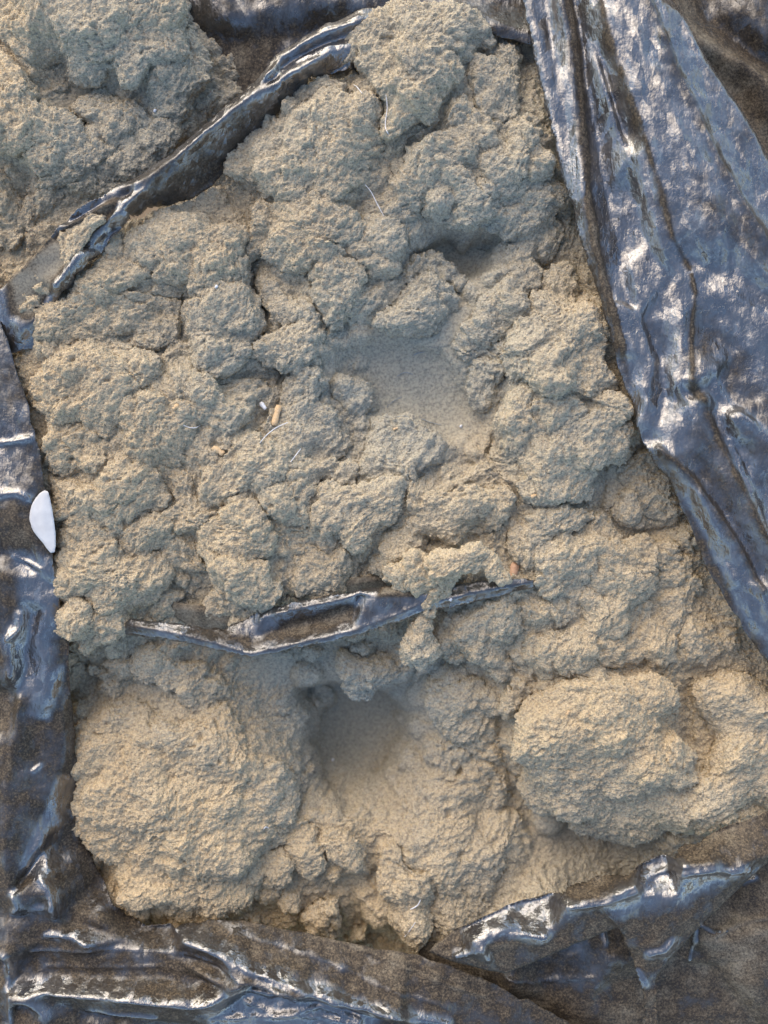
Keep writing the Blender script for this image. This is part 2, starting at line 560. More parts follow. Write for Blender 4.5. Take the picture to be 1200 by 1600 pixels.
def film(name, outline, ridges, parent, seed, ang, amp=1.0, sig=1.6, dust=0.35, dust_areas=(), amps=(), crests=(), mat=None):
    """A sheet of bag film: the folds in `ridges` (lines of px, py, height) span facets between them."""
    ol0 = [W(*p) for p in outline]
    ol, wr_ = [], np.random.default_rng(seed + 100)
    for a, b in zip(ol0, ol0[1:] + ol0[:1]):
        L = math.hypot(b[0] - a[0], b[1] - a[1])
        k = max(1, int(L / 13))
        for i in range(k):
            t = i / k
            o_ = wr_.normal(0, 1.3) if i else 0
            ol.append((a[0] + (b[0] - a[0]) * t + o_ * (b[1] - a[1]) / (L + 1e-6), a[1] + (b[1] - a[1]) * t - o_ * (b[0] - a[0]) / (L + 1e-6), a[2] + (b[2] - a[2]) * t + (wr_.normal(0, 1.0) if i else 0)))
    rl = [[W(*p) for p in r] for r in ridges]
    pts, edges = [], []
    n = len(ol)
    pts += ol
    edges += [(i, (i + 1) % n) for i in range(n)]
    for r in rl:
        s = len(pts)
        pts += r
        edges += [(s + i, s + i + 1) for i in range(len(r) - 1)]
    v2, _e, tri, ov, _oe, _of = delaunay_2d_cdt([Vector(p[:2]) for p in pts], edges, [], 0, 1e-4)
    vz = []
    for v, src in zip(v2, ov):
        if src:
            vz.append(pts[src[0]][2])
        else:                       # where two folds cross: the height of the nearer given point
            d = [(v.x - p[0]) ** 2 + (v.y - p[1]) ** 2 for p in pts]
            vz.append(pts[int(np.argmin(d))][2])
    V = np.array([[v.x, v.y, z] for v, z in zip(v2, vz)])
    xs = np.arange(V[:, 0].min() - GS, V[:, 0].max() + GS * 2, GS)
    ys = np.arange(V[:, 1].min() - GS, V[:, 1].max() + GS * 2, GS)
    X, Y = np.meshgrid(xs, ys)
    Z = np.zeros(X.shape)
    got = np.zeros(X.shape, bool)
    for t in tri:
        a, b, c = V[t[0]], V[t[1]], V[t[2]]
        j0, j1 = np.searchsorted(xs, [min(a[0], b[0], c[0]), max(a[0], b[0], c[0])])
        i0, i1 = np.searchsorted(ys, [min(a[1], b[1], c[1]), max(a[1], b[1], c[1])])
        sx, sy = X[i0:i1 + 1, j0:j1 + 1], Y[i0:i1 + 1, j0:j1 + 1]
        den = (b[1] - c[1]) * (a[0] - c[0]) + (c[0] - b[0]) * (a[1] - c[1])
        if abs(den) < 1e-9 or sx.size == 0:
            continue
        u = ((b[1] - c[1]) * (sx - c[0]) + (c[0] - b[0]) * (sy - c[1])) / den
        w = ((c[1] - a[1]) * (sx - c[0]) + (a[0] - c[0]) * (sy - c[1])) / den
        m = (u >= -1e-6) & (w >= -1e-6) & (u + w <= 1 + 1e-6)
        Z[i0:i1 + 1, j0:j1 + 1][m] = (u * a[2] + w * b[2] + (1 - u - w) * c[2])[m]
        got[i0:i1 + 1, j0:j1 + 1] |= m
    loop = [(p[0], p[1]) for p in ol] + [(ol[0][0], ol[0][1])]
    dist, bx, by = seg_dist(X, Y, loop)
    ins = inside(X, Y, ol) & got
    # spread heights just outside the outline, so that edge vertices can be set on the line itself
    for _ in range(2):
        g2 = got.copy()
        z2 = Z.copy()
        for dy, dx in ((0, 1), (0, -1), (1, 0), (-1, 0), (1, 1), (-1, -1), (1, -1), (-1, 1)):
            sh = np.roll(np.roll(got, dy, 0), dx, 1)
            sz = np.roll(np.roll(Z, dy, 0), dx, 1)
            m = sh & ~g2
            z2[m] = sz[m]
            g2 |= m
        Z, got = z2, g2
    Z = blur(Z, got, sig)
    A = np.ones(X.shape) * amp
    for (ax, ay, ar, aa) in amps:
        A = A + (aa - A) * np.exp(-((X - ax) ** 2 + (Y - ay) ** 2) / (ar * ar))
    Z = Z + crinkle(X, Y, seed, ang, 1.0) * A * np.clip(dist / 14 + 0.25, 0, 1)
    wipe = np.zeros(X.shape)
    wval = np.zeros(X.shape)
    for (line, ch, cw, cd) in crests:
        wl = [W(*p, 20)[:2] for p in line]
        d, _a, _b = seg_dist(X, Y, wl)
        p3 = np.stack([X.ravel(), Y.ravel(), np.full(X.size, seed * 3.1)], 1)
        w2 = cw * (0.55 + 0.9 * vnoise(p3 / 26, seed + 3).reshape(X.shape))
        d = np.abs(d + 3 * (vnoise(p3 / 15, seed + 5).reshape(X.shape) - 0.5))
        Z = Z + ch * (0.6 + 0.8 * vnoise(p3 / 40, seed + 4).reshape(X.shape)) * np.exp(-(d / w2) ** 1.6) * np.clip(dist / 10 + 0.1, 0, 1)
        k = np.exp(-(d / (1.25 * w2)) ** 2)
        wval = np.where(k > wipe, cd, wval)
        wipe = np.maximum(wipe, k)
    use = ins | ((dist < GS * 0.75) & got)
    keep = use[:-1, :-1] & use[1:, :-1] & use[:-1, 1:] & use[1:, 1:]
    snap = use & (dist < GS * 1.0)
    X = np.where(snap, bx, X)
    Y = np.where(snap, by, Y)
    dd = np.full(X.shape, dust)
    for (poly, val, soft) in dust_areas:
        d, _a, _b = seg_dist(X, Y, [W(*p, 20)[:2] for p in poly] + [W(*poly[0], 20)[:2]])
        i_ = inside(X, Y, [W(*p, 20)[:2] for p in poly])
        k = np.where(i_, 0.5 + 0.5 * np.clip(d / soft, 0, 1), 0.5 - 0.5 * np.clip(d / soft, 0, 1))
        dd = dd + (val - dd) * k
    dd = dd + (wval - dd) * wipe
    used, q = grid_quads(keep)
    v = np.stack([X.ravel()[used], Y.ravel()[used], Z.ravel()[used]], 1)
    o = make_mesh(name, v, q, mat or FILM, parent, {'dust': dd.ravel()[used], 'lie': np.clip((Y.ravel()[used] - 1400) / 60, 0, 1)})
    so_ = o.modifiers.new('film', 'SOLIDIFY')
    so_.thickness = 1.1 * S
    so_.offset = -1
    return o


BAGS = 'black plastic bags around the dust'
# -- the bag that lines the left and the bottom
bag = empty('trash_bag', 60, 1400, -60)
tag(bag, 'black plastic bag lining the left and bottom edges of the dust', 'trash bag', BAGS)
film('side_panel', [
    (-170, 430, -40), (-20, 455, 12), (0, 500, 18), (20, 560, 20), (40, 620, 20), (60, 700, 20), (70, 760, 18), (80, 830, 16), (88, 900, 12), (97, 960, 2), (108, 1020, -16),
    (113, 1090, -36), (119, 1150, -52), (123, 1250, -64), (136, 1320, -70), (162, 1372, -76), (200, 1425, -70), (232, 1442, -56), (300, 1437, -40), (380, 1437, -30), (470, 1455, -22),
    (560, 1475, -16), (640, 1490, -12), (700, 1506, -10), (760, 1532, -12), (850, 1577, -18), (930, 1622, -25), (1060, 1760, -60), (600, 1770, -60), (100, 1770, -50), (-170, 1770, -70), (-170, 1000, -50)],
    [[(-60, 560, 26), (20, 640, 22), (50, 683, 20)], [(-60, 620, 26), (-20, 500, 22)], [(-60, 700, 22), (0, 692, 18), (50, 684, 22)],
     [(-40, 800, 18), (0, 775, 32), (30, 768, 28), (62, 790, 18)],
     [(-30, 830, 24), (20, 815, 34), (55, 845, 26), (78, 900, 22)],
     [(-60, 900, 6), (0, 865, 12), (40, 880, 8), (62, 900, 14), (75, 950, 14), (60, 1000, 8), (72, 1040, 2), (40, 1100, -6)],
     [(-40, 930, 24), (10, 900, 26), (30, 930, 20), (32, 985, 14), (12, 1000, 18), (18, 1060, 16), (26, 1100, 10), (20, 1160, 8)],
     [(50, 960, 0), (42, 1020, -8), (30, 1080, -12), (22, 1120, -10)],
     [(90, 1050, -4), (70, 1100, -2), (58, 1130, -14), (45, 1180, -10), (50, 1260, -4), (60, 1330, -10)],
     [(108, 1060, -6), (100, 1100, -20), (104, 1180, -30)],
     [(10, 1240, 14), (6, 1320, 16), (14, 1400, 10)],
     [(82, 1235, -18), (70, 1290, -18), (52, 1330, -10), (30, 1365, 0)],
     [(95, 1285, -34), (66, 1330, -26), (36, 1375, -16)], [(36, 1300, 2), (28, 1340, 4)],
     [(52, 1372, -4), (72, 1395, 8), (78, 1420, 10), (72, 1432, -4)], [(50, 1430, -8), (78, 1430, 6), (80, 1440, -6)],
     [(20, 1400, 14), (26, 1424, 10), (14, 1430, -2)],
     [(85, 1440, -8), (110, 1470, 4), (134, 1480, 16), (130, 1488, 2), (100, 1480, -4), (68, 1470, -10)],
     [(60, 1430, -6), (68, 1470, -12), (40, 1500, -18)],
     [(110, 1418, -28), (160, 1440, -10), (170, 1425, -14), (230, 1458, 8), (290, 1474, 18), (350, 1500, 26), (400, 1517, 28), (450, 1532, 30), (540, 1560, 26), (640, 1587, 20), (760, 1640, 0)],
     [(230, 1457, 6), (258, 1446, 12), (270, 1459, 0), (300, 1470, 4)],
     [(110, 1440, -24), (200, 1468, -14), (270, 1486, -6), (340, 1510, 2), (400, 1530, 6), (480, 1556, 4), (640, 1600, 0)],
     [(80, 1505, -16), (140, 1492, -4), (260, 1494, -2), (400, 1504 + 32, 4)],
     [(20, 1540, -12), (140, 1528, -6), (260, 1530, 2), (340, 1540, 6)],
     [(10, 1552, 6), (60, 1551, 20), (130, 1553, 28), (200, 1556, 30), (250, 1561, 34), (300, 1566, 36), (335, 1560, 44), (380, 1545, 52), (420, 1560, 50), (490, 1560, 46), (540, 1575, 46), (620, 1590, 40), (720, 1640, 20)],
     [(30, 1562, -6), (140, 1580, -14), (240, 1590, -12), (330, 1600, -4), (420, 1625, 10), (560, 1650, 10)],
     [(100, 1568, 0), (180, 1588, 8), (240, 1596, 4)],
     [(16, 1574, 14), (40, 1570, 24), (70, 1590, 16), (90, 1640, 10)],
     [(4, 1500, 20), (8, 1560, 24), (14, 1640, 20)], [(14, 1500, -10), (20, 1545, -14), (20, 1600, -10)]],
    bag, 3, 1.4, 0.9, 1.5, 0.52,
    [([(-40, 420), (10, 470), (60, 700), (75, 760), (0, 780), (-40, 760)], 0.42, 20),
     ([(-10, 800), (30, 805), (62, 850), (50, 860), (0, 850)], 0.62, 12),
     ([(30, 870), (85, 880), (75, 1000), (60, 1075), (20, 1085), (10, 1010)], 0.1, 14),
     ([(-10, 900), (30, 890), (35, 960), (0, 980)], 0.5, 12),
     ([(50, 1060), (85, 1050), (60, 1130), (40, 1120)], 0.1, 10),
     ([(80, 1230), (82, 1260), (40, 1375), (28, 1360)], 0.12, 8), ([(54, 1340), (70, 1380), (48, 1370)], 0.1, 6),
     ([(120, 1340), (240, 1440), (420, 1440), (640, 1490), (840, 1580), (640, 1560), (420, 1500), (240, 1450), (110, 1400)], 0.58, 22),
     ([(60, 1480), (300, 1500), (600, 1590), (300, 1545), (40, 1540)], 0.52, 20),
     ([(310, 1560), (380, 1540), (600, 1590), (560, 1640), (330, 1640)], 0.22, 12)],
    [(430, 1590, 120, 3.6), (60, 1430, 60, 1.6), (40, 1000, 90, 1.1), (0, 600, 110, 0.15)],
    [([(160, 1436), (200, 1446), (240, 1462), (290, 1474), (340, 1490), (400, 1514), (450, 1528), (540, 1558), (640, 1586), (700, 1604)], 8, 5.5, 0.16),
     ([(230, 1457), (256, 1446), (268, 1458)], 7, 5, 0.16),
     ([(250, 1446), (420, 1454), (560, 1488), (700, 1538)], 3, 3, 0.62), ([(420, 1450), (540, 1488), (640, 1524), (760, 1572)], 3, 3, 0.66), ([(300, 1452), (480, 1500), (700, 1580)], 3, 3, 0.45),
     ([(40, 1500), (160, 1494), (300, 1500), (420, 1534), (520, 1560)], 3, 3, 0.40), ([(60, 1525), (250, 1520), (340, 1534)], 2, 3, 0.5), ([(330, 1604), (450, 1590), (560, 1606)], 5, 4, 0.1), ([(380, 1572), (430, 1592), (500, 1580), (560, 1600)], 5, 4, 0.1),
     ([(20, 1552), (80, 1551), (140, 1554), (250, 1562), (300, 1568), (335, 1562), (380, 1548), (420, 1560), (490, 1562), (540, 1576), (620, 1592)], 9, 6, 0.14),
     ([(60, 1474), (110, 1472), (134, 1480)], 6, 5, 0.16), ([(52, 1376), (72, 1396), (78, 1420)], 6, 5, 0.14), ([(16, 1402), (24, 1424), (14, 1432)], 6, 4, 0.14),
     ([(50, 1430), (78, 1428), (80, 1440)], 5, 5, 0.12), ([(130, 1590), (200, 1592), (240, 1597)], 4, 4, 0.2), ([(18, 1576), (40, 1571), (70, 1588)], 6, 8, 0.3), ([(4, 1500), (8, 1560), (12, 1640)], 6, 6, 0.12),
     ([(-20, 694), (20, 690), (50, 684)], 6, 5, 0.2), ([(-20, 782), (5, 772), (30, 770), (50, 780)], 5, 6, 0.1), ([(20, 870), (45, 880), (64, 890)], 4, 4, 0.1), ([(10, 1000), (30, 985), (34, 960)], 7, 6, 0.12),
     ([(82, 1240), (70, 1290), (52, 1330), (32, 1364)], 4, 8, 0.06), ([(87, 1285), (96, 1310), (116, 1365)], 3, 2, 0.3), ([(52, 1345), (66, 1376)], 4, 6, 0.08), ([(105, 1060), (110, 1085)], 4, 4, 0.1), ([(42, 1212), (50, 1206)], 3, 3, 0.1)])
film('corner_flap', [
    (1400, 1180, 10), (1215, 1262, 20), (1110, 1300, 10), (1000, 1346, -6), (900, 1374, -16), (840, 1398, -18), (790, 1412, -14), (730, 1440, -12), (692, 1466, -8), (670, 1486, -4), (690, 1497, 4), (760, 1516, 10),
    (790, 1521, 12), (860, 1492, 18), (965, 1448, 24), (974, 1462, 20), (990, 1500, 10), (1004, 1548, 2), (1006, 1610, -6), (1000, 1700, -20), (1030, 1700, -20), (1026, 1600, -4), (1023, 1532, 4), (1042, 1503, 12), (1100, 1440, 24), (1186, 1358, 34), (1280, 1290, 34), (1400, 1270, 20)],
    [[(672, 1486, 0), (730, 1452, 18), (780, 1428, 26), (798, 1412, 34), (850, 1410, 38), (890, 1409, 42), (936, 1404, 48), (990, 1380, 54), (1060, 1352, 60), (1110, 1346, 62), (1160, 1352, 56), (1230, 1330, 46), (1330, 1260, 30)],
     [(740, 1470, 20), (780, 1462, 30), (850, 1462, 30), (860, 1455, 24)],
     [(720, 1496, 10), (752, 1482, 22), (770, 1506, 14)],
     [(936, 1404, 48), (950, 1425, 36), (968, 1452, 32)], [(938, 1412, 40), (980, 1460, 26), (1005, 1500, 18), (1012, 1560, 6)],
     [(1000, 1400, 44), (1060, 1400, 40), (1120, 1390, 40)], [(1030, 1460, 32), (1060, 1440, 34), (1090, 1430, 30)],
     [(1010, 1490, 26), (1030, 1480, 30), (1050, 1485, 20)],
     [(900, 1395, 22), (1000, 1358, 30), (1100, 1322, 34), (1180, 1310, 34)]],
    bag, 9, -0.5, 0.8, 1.5, 0.56,
    [([(840, 1400), (1000, 1345), (1200, 1270), (1200, 1320), (1040, 1350), (930, 1400)], 0.58, 14),
     ([(940, 1400), (1080, 1345), (1180, 1350), (1060, 1400), (960, 1430)], 0.26, 16), ([(740, 1460), (800, 1412), (900, 1412), (860, 1460)], 0.28, 14),
     ([(670, 1486), (740, 1440), (760, 1450), (720, 1500)], 0.62, 12)],
    [(1000, 1440, 70, 1.4), (790, 1450, 50, 1.4)],
    [([(796, 1414), (850, 1410), (890, 1409), (936, 1404), (990, 1381), (1060, 1352), (1110, 1347), (1160, 1352)], 7, 5.5, 0.14),
     ([(955, 1386), (985, 1370), (1020, 1352), (1060, 1338)], 6, 5, 0.3), ([(735, 1470), (765, 1452), (800, 1448), (850, 1458)], 7, 10, 0.2), ([(715, 1498), (752, 1484), (764, 1500)], 6, 6, 0.25), ([(1012, 1490), (1036, 1484), (1048, 1470)], 6, 6, 0.1),
     ([(940, 1412), (968, 1448)], 4, 3, 0.5), ([(1000, 1520), (1012, 1545)], 4, 4, 0.1)])

# -- the big bag draped down the right
bag2 = empty('trash_bag', 1050, 450, -20)
tag(bag2, 'large shiny black bag draped down the right side, long folds reflecting blue sky', 'trash bag', BAGS)
film('draped_side', [
    (800, -170, 30), (812, -40, 34), (816, 0, 34), (829, 60, 34), (840, 120, 34), (855, 180, 34), (874, 260, 34), (889, 310, 34), (904, 370, 34), (924, 430, 34), (944, 500, 34), (962, 560, 34), (984, 620, 34), (1000, 680, 34),
    (1020, 722, 32), (1050, 762, 30), (1078, 820, 28), (1100, 880, 26), (1130, 932, 24), (1160, 982, 22), (1200, 1034, 22), (1300, 1150, 10), (1420, 1150, -30), (1420, 500, 0), (1250, 320, 50), (1200, 246, 62), (1150, 162, 66), (1100, 90, 68), (1062, 22, 70), (1040, -20, 70), (1000, -170, 60)],
    [[(822, -80, 46), (828, 0, 48), (842, 70, 50), (856, 150, 48), (874, 230, 46), (898, 320, 42)],
     [(850, -80, 40), (858, 40, 38), (868, 130, 40), (882, 210, 42), (894, 270, 44)],
     [(868, -80, 66), (876, 0, 66), (892, 80, 64), (902, 170, 62), (908, 250, 60), (914, 330, 58), (926, 400, 54), (940, 460, 52), (966, 550, 46)],
     [(890, -80, 46), (900, 10, 44), (914, 90, 40), (930, 200, 36), (948, 300, 36), (970, 400, 36), (990, 480, 38)],
     [(905, -80, 74), (915, 0, 76), (935, 90, 80), (962, 170, 80), (990, 250, 78), (1012, 320, 76), (1035, 390, 74), (1066, 432, 70)],
     [(922, 60, 60), (942, 120, 50), (968, 210, 46), (988, 300, 46), (1014, 380, 50), (1044, 428, 58)],
     [(955, -80, 96), (972, 0, 99), (1004, 70, 101), (1032, 140, 103), (1062, 202, 103), (1100, 280, 102), (1140, 350, 99), (1182, 414, 97), (1240, 480, 92)],
     [(944, 40, 88), (980, 140, 91), (1010, 220, 90), (1040, 300, 88), (1070, 360, 84)],
     [(1000, -80, 92), (1030, 0, 92), (1075, 100, 90), (1120, 200, 86), (1160, 280, 84), (1200, 340, 82)],
     [(1050, -20, 84), (1070, 22, 86), (1108, 95, 88), (1156, 165, 86), (1206, 250, 82), (1250, 320, 70)],
     [(1066, 432, 70), (1085, 415, 60), (1110, 425, 66), (1150, 460, 76), (1200, 500, 84), (1250, 560, 80)],
     [(1060, 345, 84), (1090, 330, 96), (1130, 350, 104), (1110, 385, 88)],
     [(1110, 392, 84), (1140, 410, 76), (1170, 440, 74), (1210, 490, 78)],
     [(1066, 432, 72), (1072, 470, 66), (1068, 500, 68), (1064, 560, 66), (1064, 595, 68)],
     [(1076, 500, 58), (1110, 520, 56), (1150, 555, 58), (1200, 620, 60), (1250, 680, 60)],
     [(1060, 600, 68), (1085, 632, 66), (1108, 690, 64), (1138, 752, 62), (1170, 820, 58), (1210, 900, 54)],
     [(1066, 602, 62), (1090, 592, 74), (1102, 588, 78), (1112, 622, 74), (1140, 655, 72), (1170, 680, 72), (1190, 692, 70), (1240, 720, 60)],
     [(1075, 618, 52), (1102, 605, 58), (1120, 640, 54)],
     [(1120, 640, 52), (1150, 700, 50), (1180, 760, 50), (1220, 820, 50)],
     [(1130, 690, 58), (1160, 760, 66), (1186, 830, 64), (1220, 880, 60)],
     [(980, 420, 52), (1000, 490, 56), (1018, 560, 56), (1010, 620, 52), (998, 660, 46)],
     [(1005, 500, 44), (1030, 560, 40), (1040, 620, 42), (1028, 670, 46)],
     [(1006, 690, 44), (1018, 700, 52), (1050, 730, 54), (1072, 752, 56), (1100, 790, 58), (1140, 850, 58), (1180, 920, 54), (1220, 980, 50)],
     [(1040, 690, 50), (1070, 700, 56), (1096, 740, 44), (1130, 800, 44), (1180, 880, 44)],
     [(1072, 765, 40), (1090, 800, 36), (1120, 860, 36), (1150, 920, 34), (1190, 990, 32)],
     [(1090, 760, 56), (1120, 850, 46), (1160, 900, 48), (1196, 960, 46)],
     [(1130, 915, 30), (1160, 905, 46), (1190, 900, 42)],
     [(1160, 985, 30), (1172, 940, 42), (1200, 920, 50)]],
    bag2, 5, 1.15, 1.0, 1.7, 0.30,
    [([(868, -20), (884, -20), (905, 120), (914, 300), (940, 450), (985, 600), (975, 600), (930, 460), (902, 330), (892, 150)], 0.55, 10),
     ([(960, -20), (985, -20), (1070, 200), (1140, 340), (1130, 345), (1050, 210)], 0.36, 8),
     ([(930, 100), (1000, 280), (1030, 400), (1060, 440), (1060, 600), (1030, 640), (1000, 500), (950, 300)], 0.28, 20),
     ([(1066, 500), (1100, 510), (1210, 640), (1210, 800), (1120, 640), (1066, 590)], 0.42, 18),
     ([(1090, 650), (1200, 900), (1210, 960), (1130, 830), (1060, 720)], 0.44, 18),
     ([(1015, 715), (1070, 780), (1140, 920), (1210, 1040), (1190, 1040), (1080, 860)], 0.5, 8),
     ([(1050, 330), (1150, 350), (1200, 450), (1110, 400)], 0.45, 14)],
    [(1110, 200, 150, 0.8), (900, 160, 70, 1.1), (980, 480, 130, 1.5), (1150, 560, 110, 1.4), (860, 300, 60, 0.6)],
    [([(876, -20), (892, 80), (903, 170), (909, 250), (914, 330), (926, 400), (942, 460), (966, 550)], 3, 5, 0.60),
     ([(914, -20), (934, 90), (962, 170), (990, 250), (1012, 320), (1034, 390), (1064, 432)], 3, 4, 0.56),
     ([(966, -20), (1004, 70), (1032, 140), (1062, 202), (1100, 280), (1140, 350), (1182, 414), (1230, 470)], 7, 7, 0.44),  # dust tint on this crest stands in for a peach sun reflection
     ([(1062, 10), (1108, 95), (1156, 165), (1206, 250)], 5, 6, 0.44),
     ([(1066, 440), (1071, 470), (1066, 560), (1064, 600)], 2, 3, 0.6), ([(1064, 602), (1086, 634), (1108, 690), (1138, 752), (1172, 822), (1210, 900)], 6, 5, 0.55),
     ([(1102, 590), (1112, 622), (1142, 655), (1190, 692)], 6, 6, 0.08), ([(1018, 702), (1050, 730), (1074, 753), (1100, 790), (1140, 850), (1180, 920)], 6, 5, 0.5),
     ([(1100, 392), (1112, 412), (1118, 430)], 5, 4, 0.2), ([(1128, 690), (1150, 740), (1190, 850)], 5, 5, 0.12), ([(930, 20), (958, 100), (985, 190), (1012, 270)], 2, 9, 0.05), ([(1020, 60), (1056, 150), (1100, 240), (1150, 330)], 2, 9, 0.05), ([(1075, 430), (1100, 470), (1140, 510), (1200, 570)], 2, 12, 0.06), ([(960, 470), (985, 560), (1004, 640)], 2, 7, 0.05), ([(1078, 775), (1110, 850), (1150, 930), (1180, 980)], 2, 6, 0.05), ([(846, 60), (862, 150), (884, 240), (900, 310)], 2, 6, 0.05)])

# -- dusty bag in the upper right corner, behind the drape
bag3 = empty('trash_bag', 1140, 120, -60)
tag(bag3, 'brown dusty black bag in the corner above the big draped bag', 'trash bag', BAGS)
film('side_panel', [(980, -170, -30), (1420, -170, -10), (1420, 560, -20), (1230, 420, 0), (1140, 240, 0), (1060, 90, 10), (1000, -20, 10)],
     [[(1040, -60, 20), (1064, 28, 36), (1090, 62, 40), (1130, 85, 36), (1200, 118, 20), (1300, 160, 10)],
      [(1090, -60, -10), (1110, 30, 0), (1180, 90, 0), (1300, 130, -10)], [(1140, 82, 30), (1165, 100, 44), (1200, 124, 46), (1260, 150, 30)],
      [(1110, 110, 10), (1150, 140, 10), (1200, 220, 8)], [(1130, -100, 0), (1160, 20, 30), (1190, 100, 10)], [(1190, -100, 30), (1198, 60, 34), (1206, 110, 10)]],
     bag3, 12, 0.9, 0.6, 2.2, 0.60, [([(1050, 10), (1100, 60), (1130, 90), (1200, 240), (1140, 180)], 0.74, 16), ([(1090, -20), (1210, -20), (1210, 90), (1130, 70)], 0.5, 16)])

# -- the bag of the upper left pile: dark back sheet and its rolled rim
bag4 = empty('trash_bag', 380, 130, -60)
tag(bag4, 'black bag with a twisted rim running between the two dust heaps at top left', 'trash bag', BAGS)
film('back_panel', [(240, -170, 0), (900, -170, 10), (880, 80, -40), (845, 75, 6), (790, 60, 8), (730, 40, 8), (690, 70, -20), (560, 90, -30), (440, 160, -40), (330, 230, -70), (270, 200, -70), (250, 60, -50)],
     [[(300, 40, -30), (350, 26, -6), (400, 20, -2), (500, 8, 2), (560, 0, 6)], [(330, 60, -40), (420, 60, -24), (520, 40, -20)], [(690, 10, 8), (735, 27, 14), (780, 40, 16), (850, 56, 14)],
      [(640, -20, 0), (700, -12, -10), (840, 20, -10)], [(520, -30, 10), (545, 5, 14), (575, 12, 2)]],
     bag4, 15, 0.2, 0.7, 2.0, 0.46, [([(280, 30), (420, 40), (430, 110), (340, 160), (290, 120)], 0.62, 20)])
film('rolled_rim', [
    (-120, 560, -10), (-60, 500, 10), (12, 440, 30), (58, 396, 36), (92, 352, 38), (128, 322, 38), (200, 286, 30), (230, 268, 32), (290, 224, 34), (340, 180, 34), (380, 145, 30), (400, 128, 26), (432, 86, 24), (500, 44, 24), (560, 16, 22), (640, 10, 0),
    (660, 80, -10), (580, 104, 6), (540, 115, 6), (486, 130, 2), (444, 172, 0), (416, 194, -2), (402, 212, -6), (372, 244, -12), (332, 292, -16), (300, 312, -14), (280, 317, -10), (232, 328, 0), (190, 362, 10), (142, 412, 18), (92, 468, 18), (68, 492, 14), (56, 545, 4), (20, 552, 4), (-40, 640, -20)],
    [[(94, 354, 46), (150, 320, 52), (206, 287, 48), (240, 270, 56), (280, 240, 58), (320, 205, 58), (360, 172, 56), (402, 140, 54), (440, 120, 54), (480, 104, 52), (545, 98, 40)],
     [(110, 350, 18), (150, 332, 20), (200, 305, 30), (224, 294, 44)],
     [(98, 370, 22), (150, 346, 26), (200, 312, 44), (226, 292, 54), (262, 262, 52), (300, 232, 50)],
     [(62, 494, 34), (92, 452, 42), (130, 402, 48), (166, 366, 50), (196, 330, 52), (224, 298, 54), (250, 290, 44), (272, 268, 44)],
     [(40, 470, 24), (60, 434, 30), (110, 390, 34), (160, 352, 36)],
     [(20, 500, 22), (34, 512, 30), (56, 500, 32), (50, 524, 14)],
     [(310, 232, 40), (350, 200, 40), (400, 160, 44), (440, 140, 44), (500, 124, 36)],
     [(240, 300, 30), (300, 262, 28), (360, 220, 22), (400, 190, 16)],
     [(396, 140, 36), (420, 110, 30), (438, 92, 40), (446, 84, 46), (500, 52, 46), (560, 32, 40), (600, 30, 20)],
     [(400, 138, 50), (430, 100, 52), (440, 84, 44)], [(440, 110, 26), (480, 80, 20), (520, 62, 22), (560, 52, 20)],
     [(420, 132, 42), (470, 98, 38), (510, 82, 44), (550, 74, 36)]],
    bag4, 18, -0.7, 0.6, 1.3, 0.36,
    [([(15, 440), (60, 396), (150, 335), (205, 305), (215, 312), (150, 372), (80, 470), (50, 500), (20, 490)], 0.8, 10),
     ([(210, 285), (300, 225), (300, 240), (240, 290), (180, 345), (170, 340)], 0.5, 8),
     ([(230, 300), (300, 250), (400, 180), (400, 210), (330, 290), (280, 315)], 0.5, 14),
     ([(440, 80), (560, 25), (570, 110), (440, 150), (420, 130)], 0.28, 16), ([(300, 220), (400, 140), (400, 160), (320, 220)], 0.3, 8)],
    [(480, 90, 60, 0.9)],
    [([(94, 354), (150, 320), (206, 287), (240, 270), (280, 240), (320, 205), (360, 172), (402, 141)], 5, 6, 0.3), ([(70, 486), (95, 450), (130, 402), (166, 366), (198, 328), (222, 300)], 5, 6, 0.28), ([(420, 130), (470, 98), (510, 82), (550, 74)], 4, 4, 0.1), ([(440, 86), (500, 52), (560, 32)], 4, 4, 0.1), ([(400, 140), (480, 108), (540, 98)], 4, 5, 0.12)])

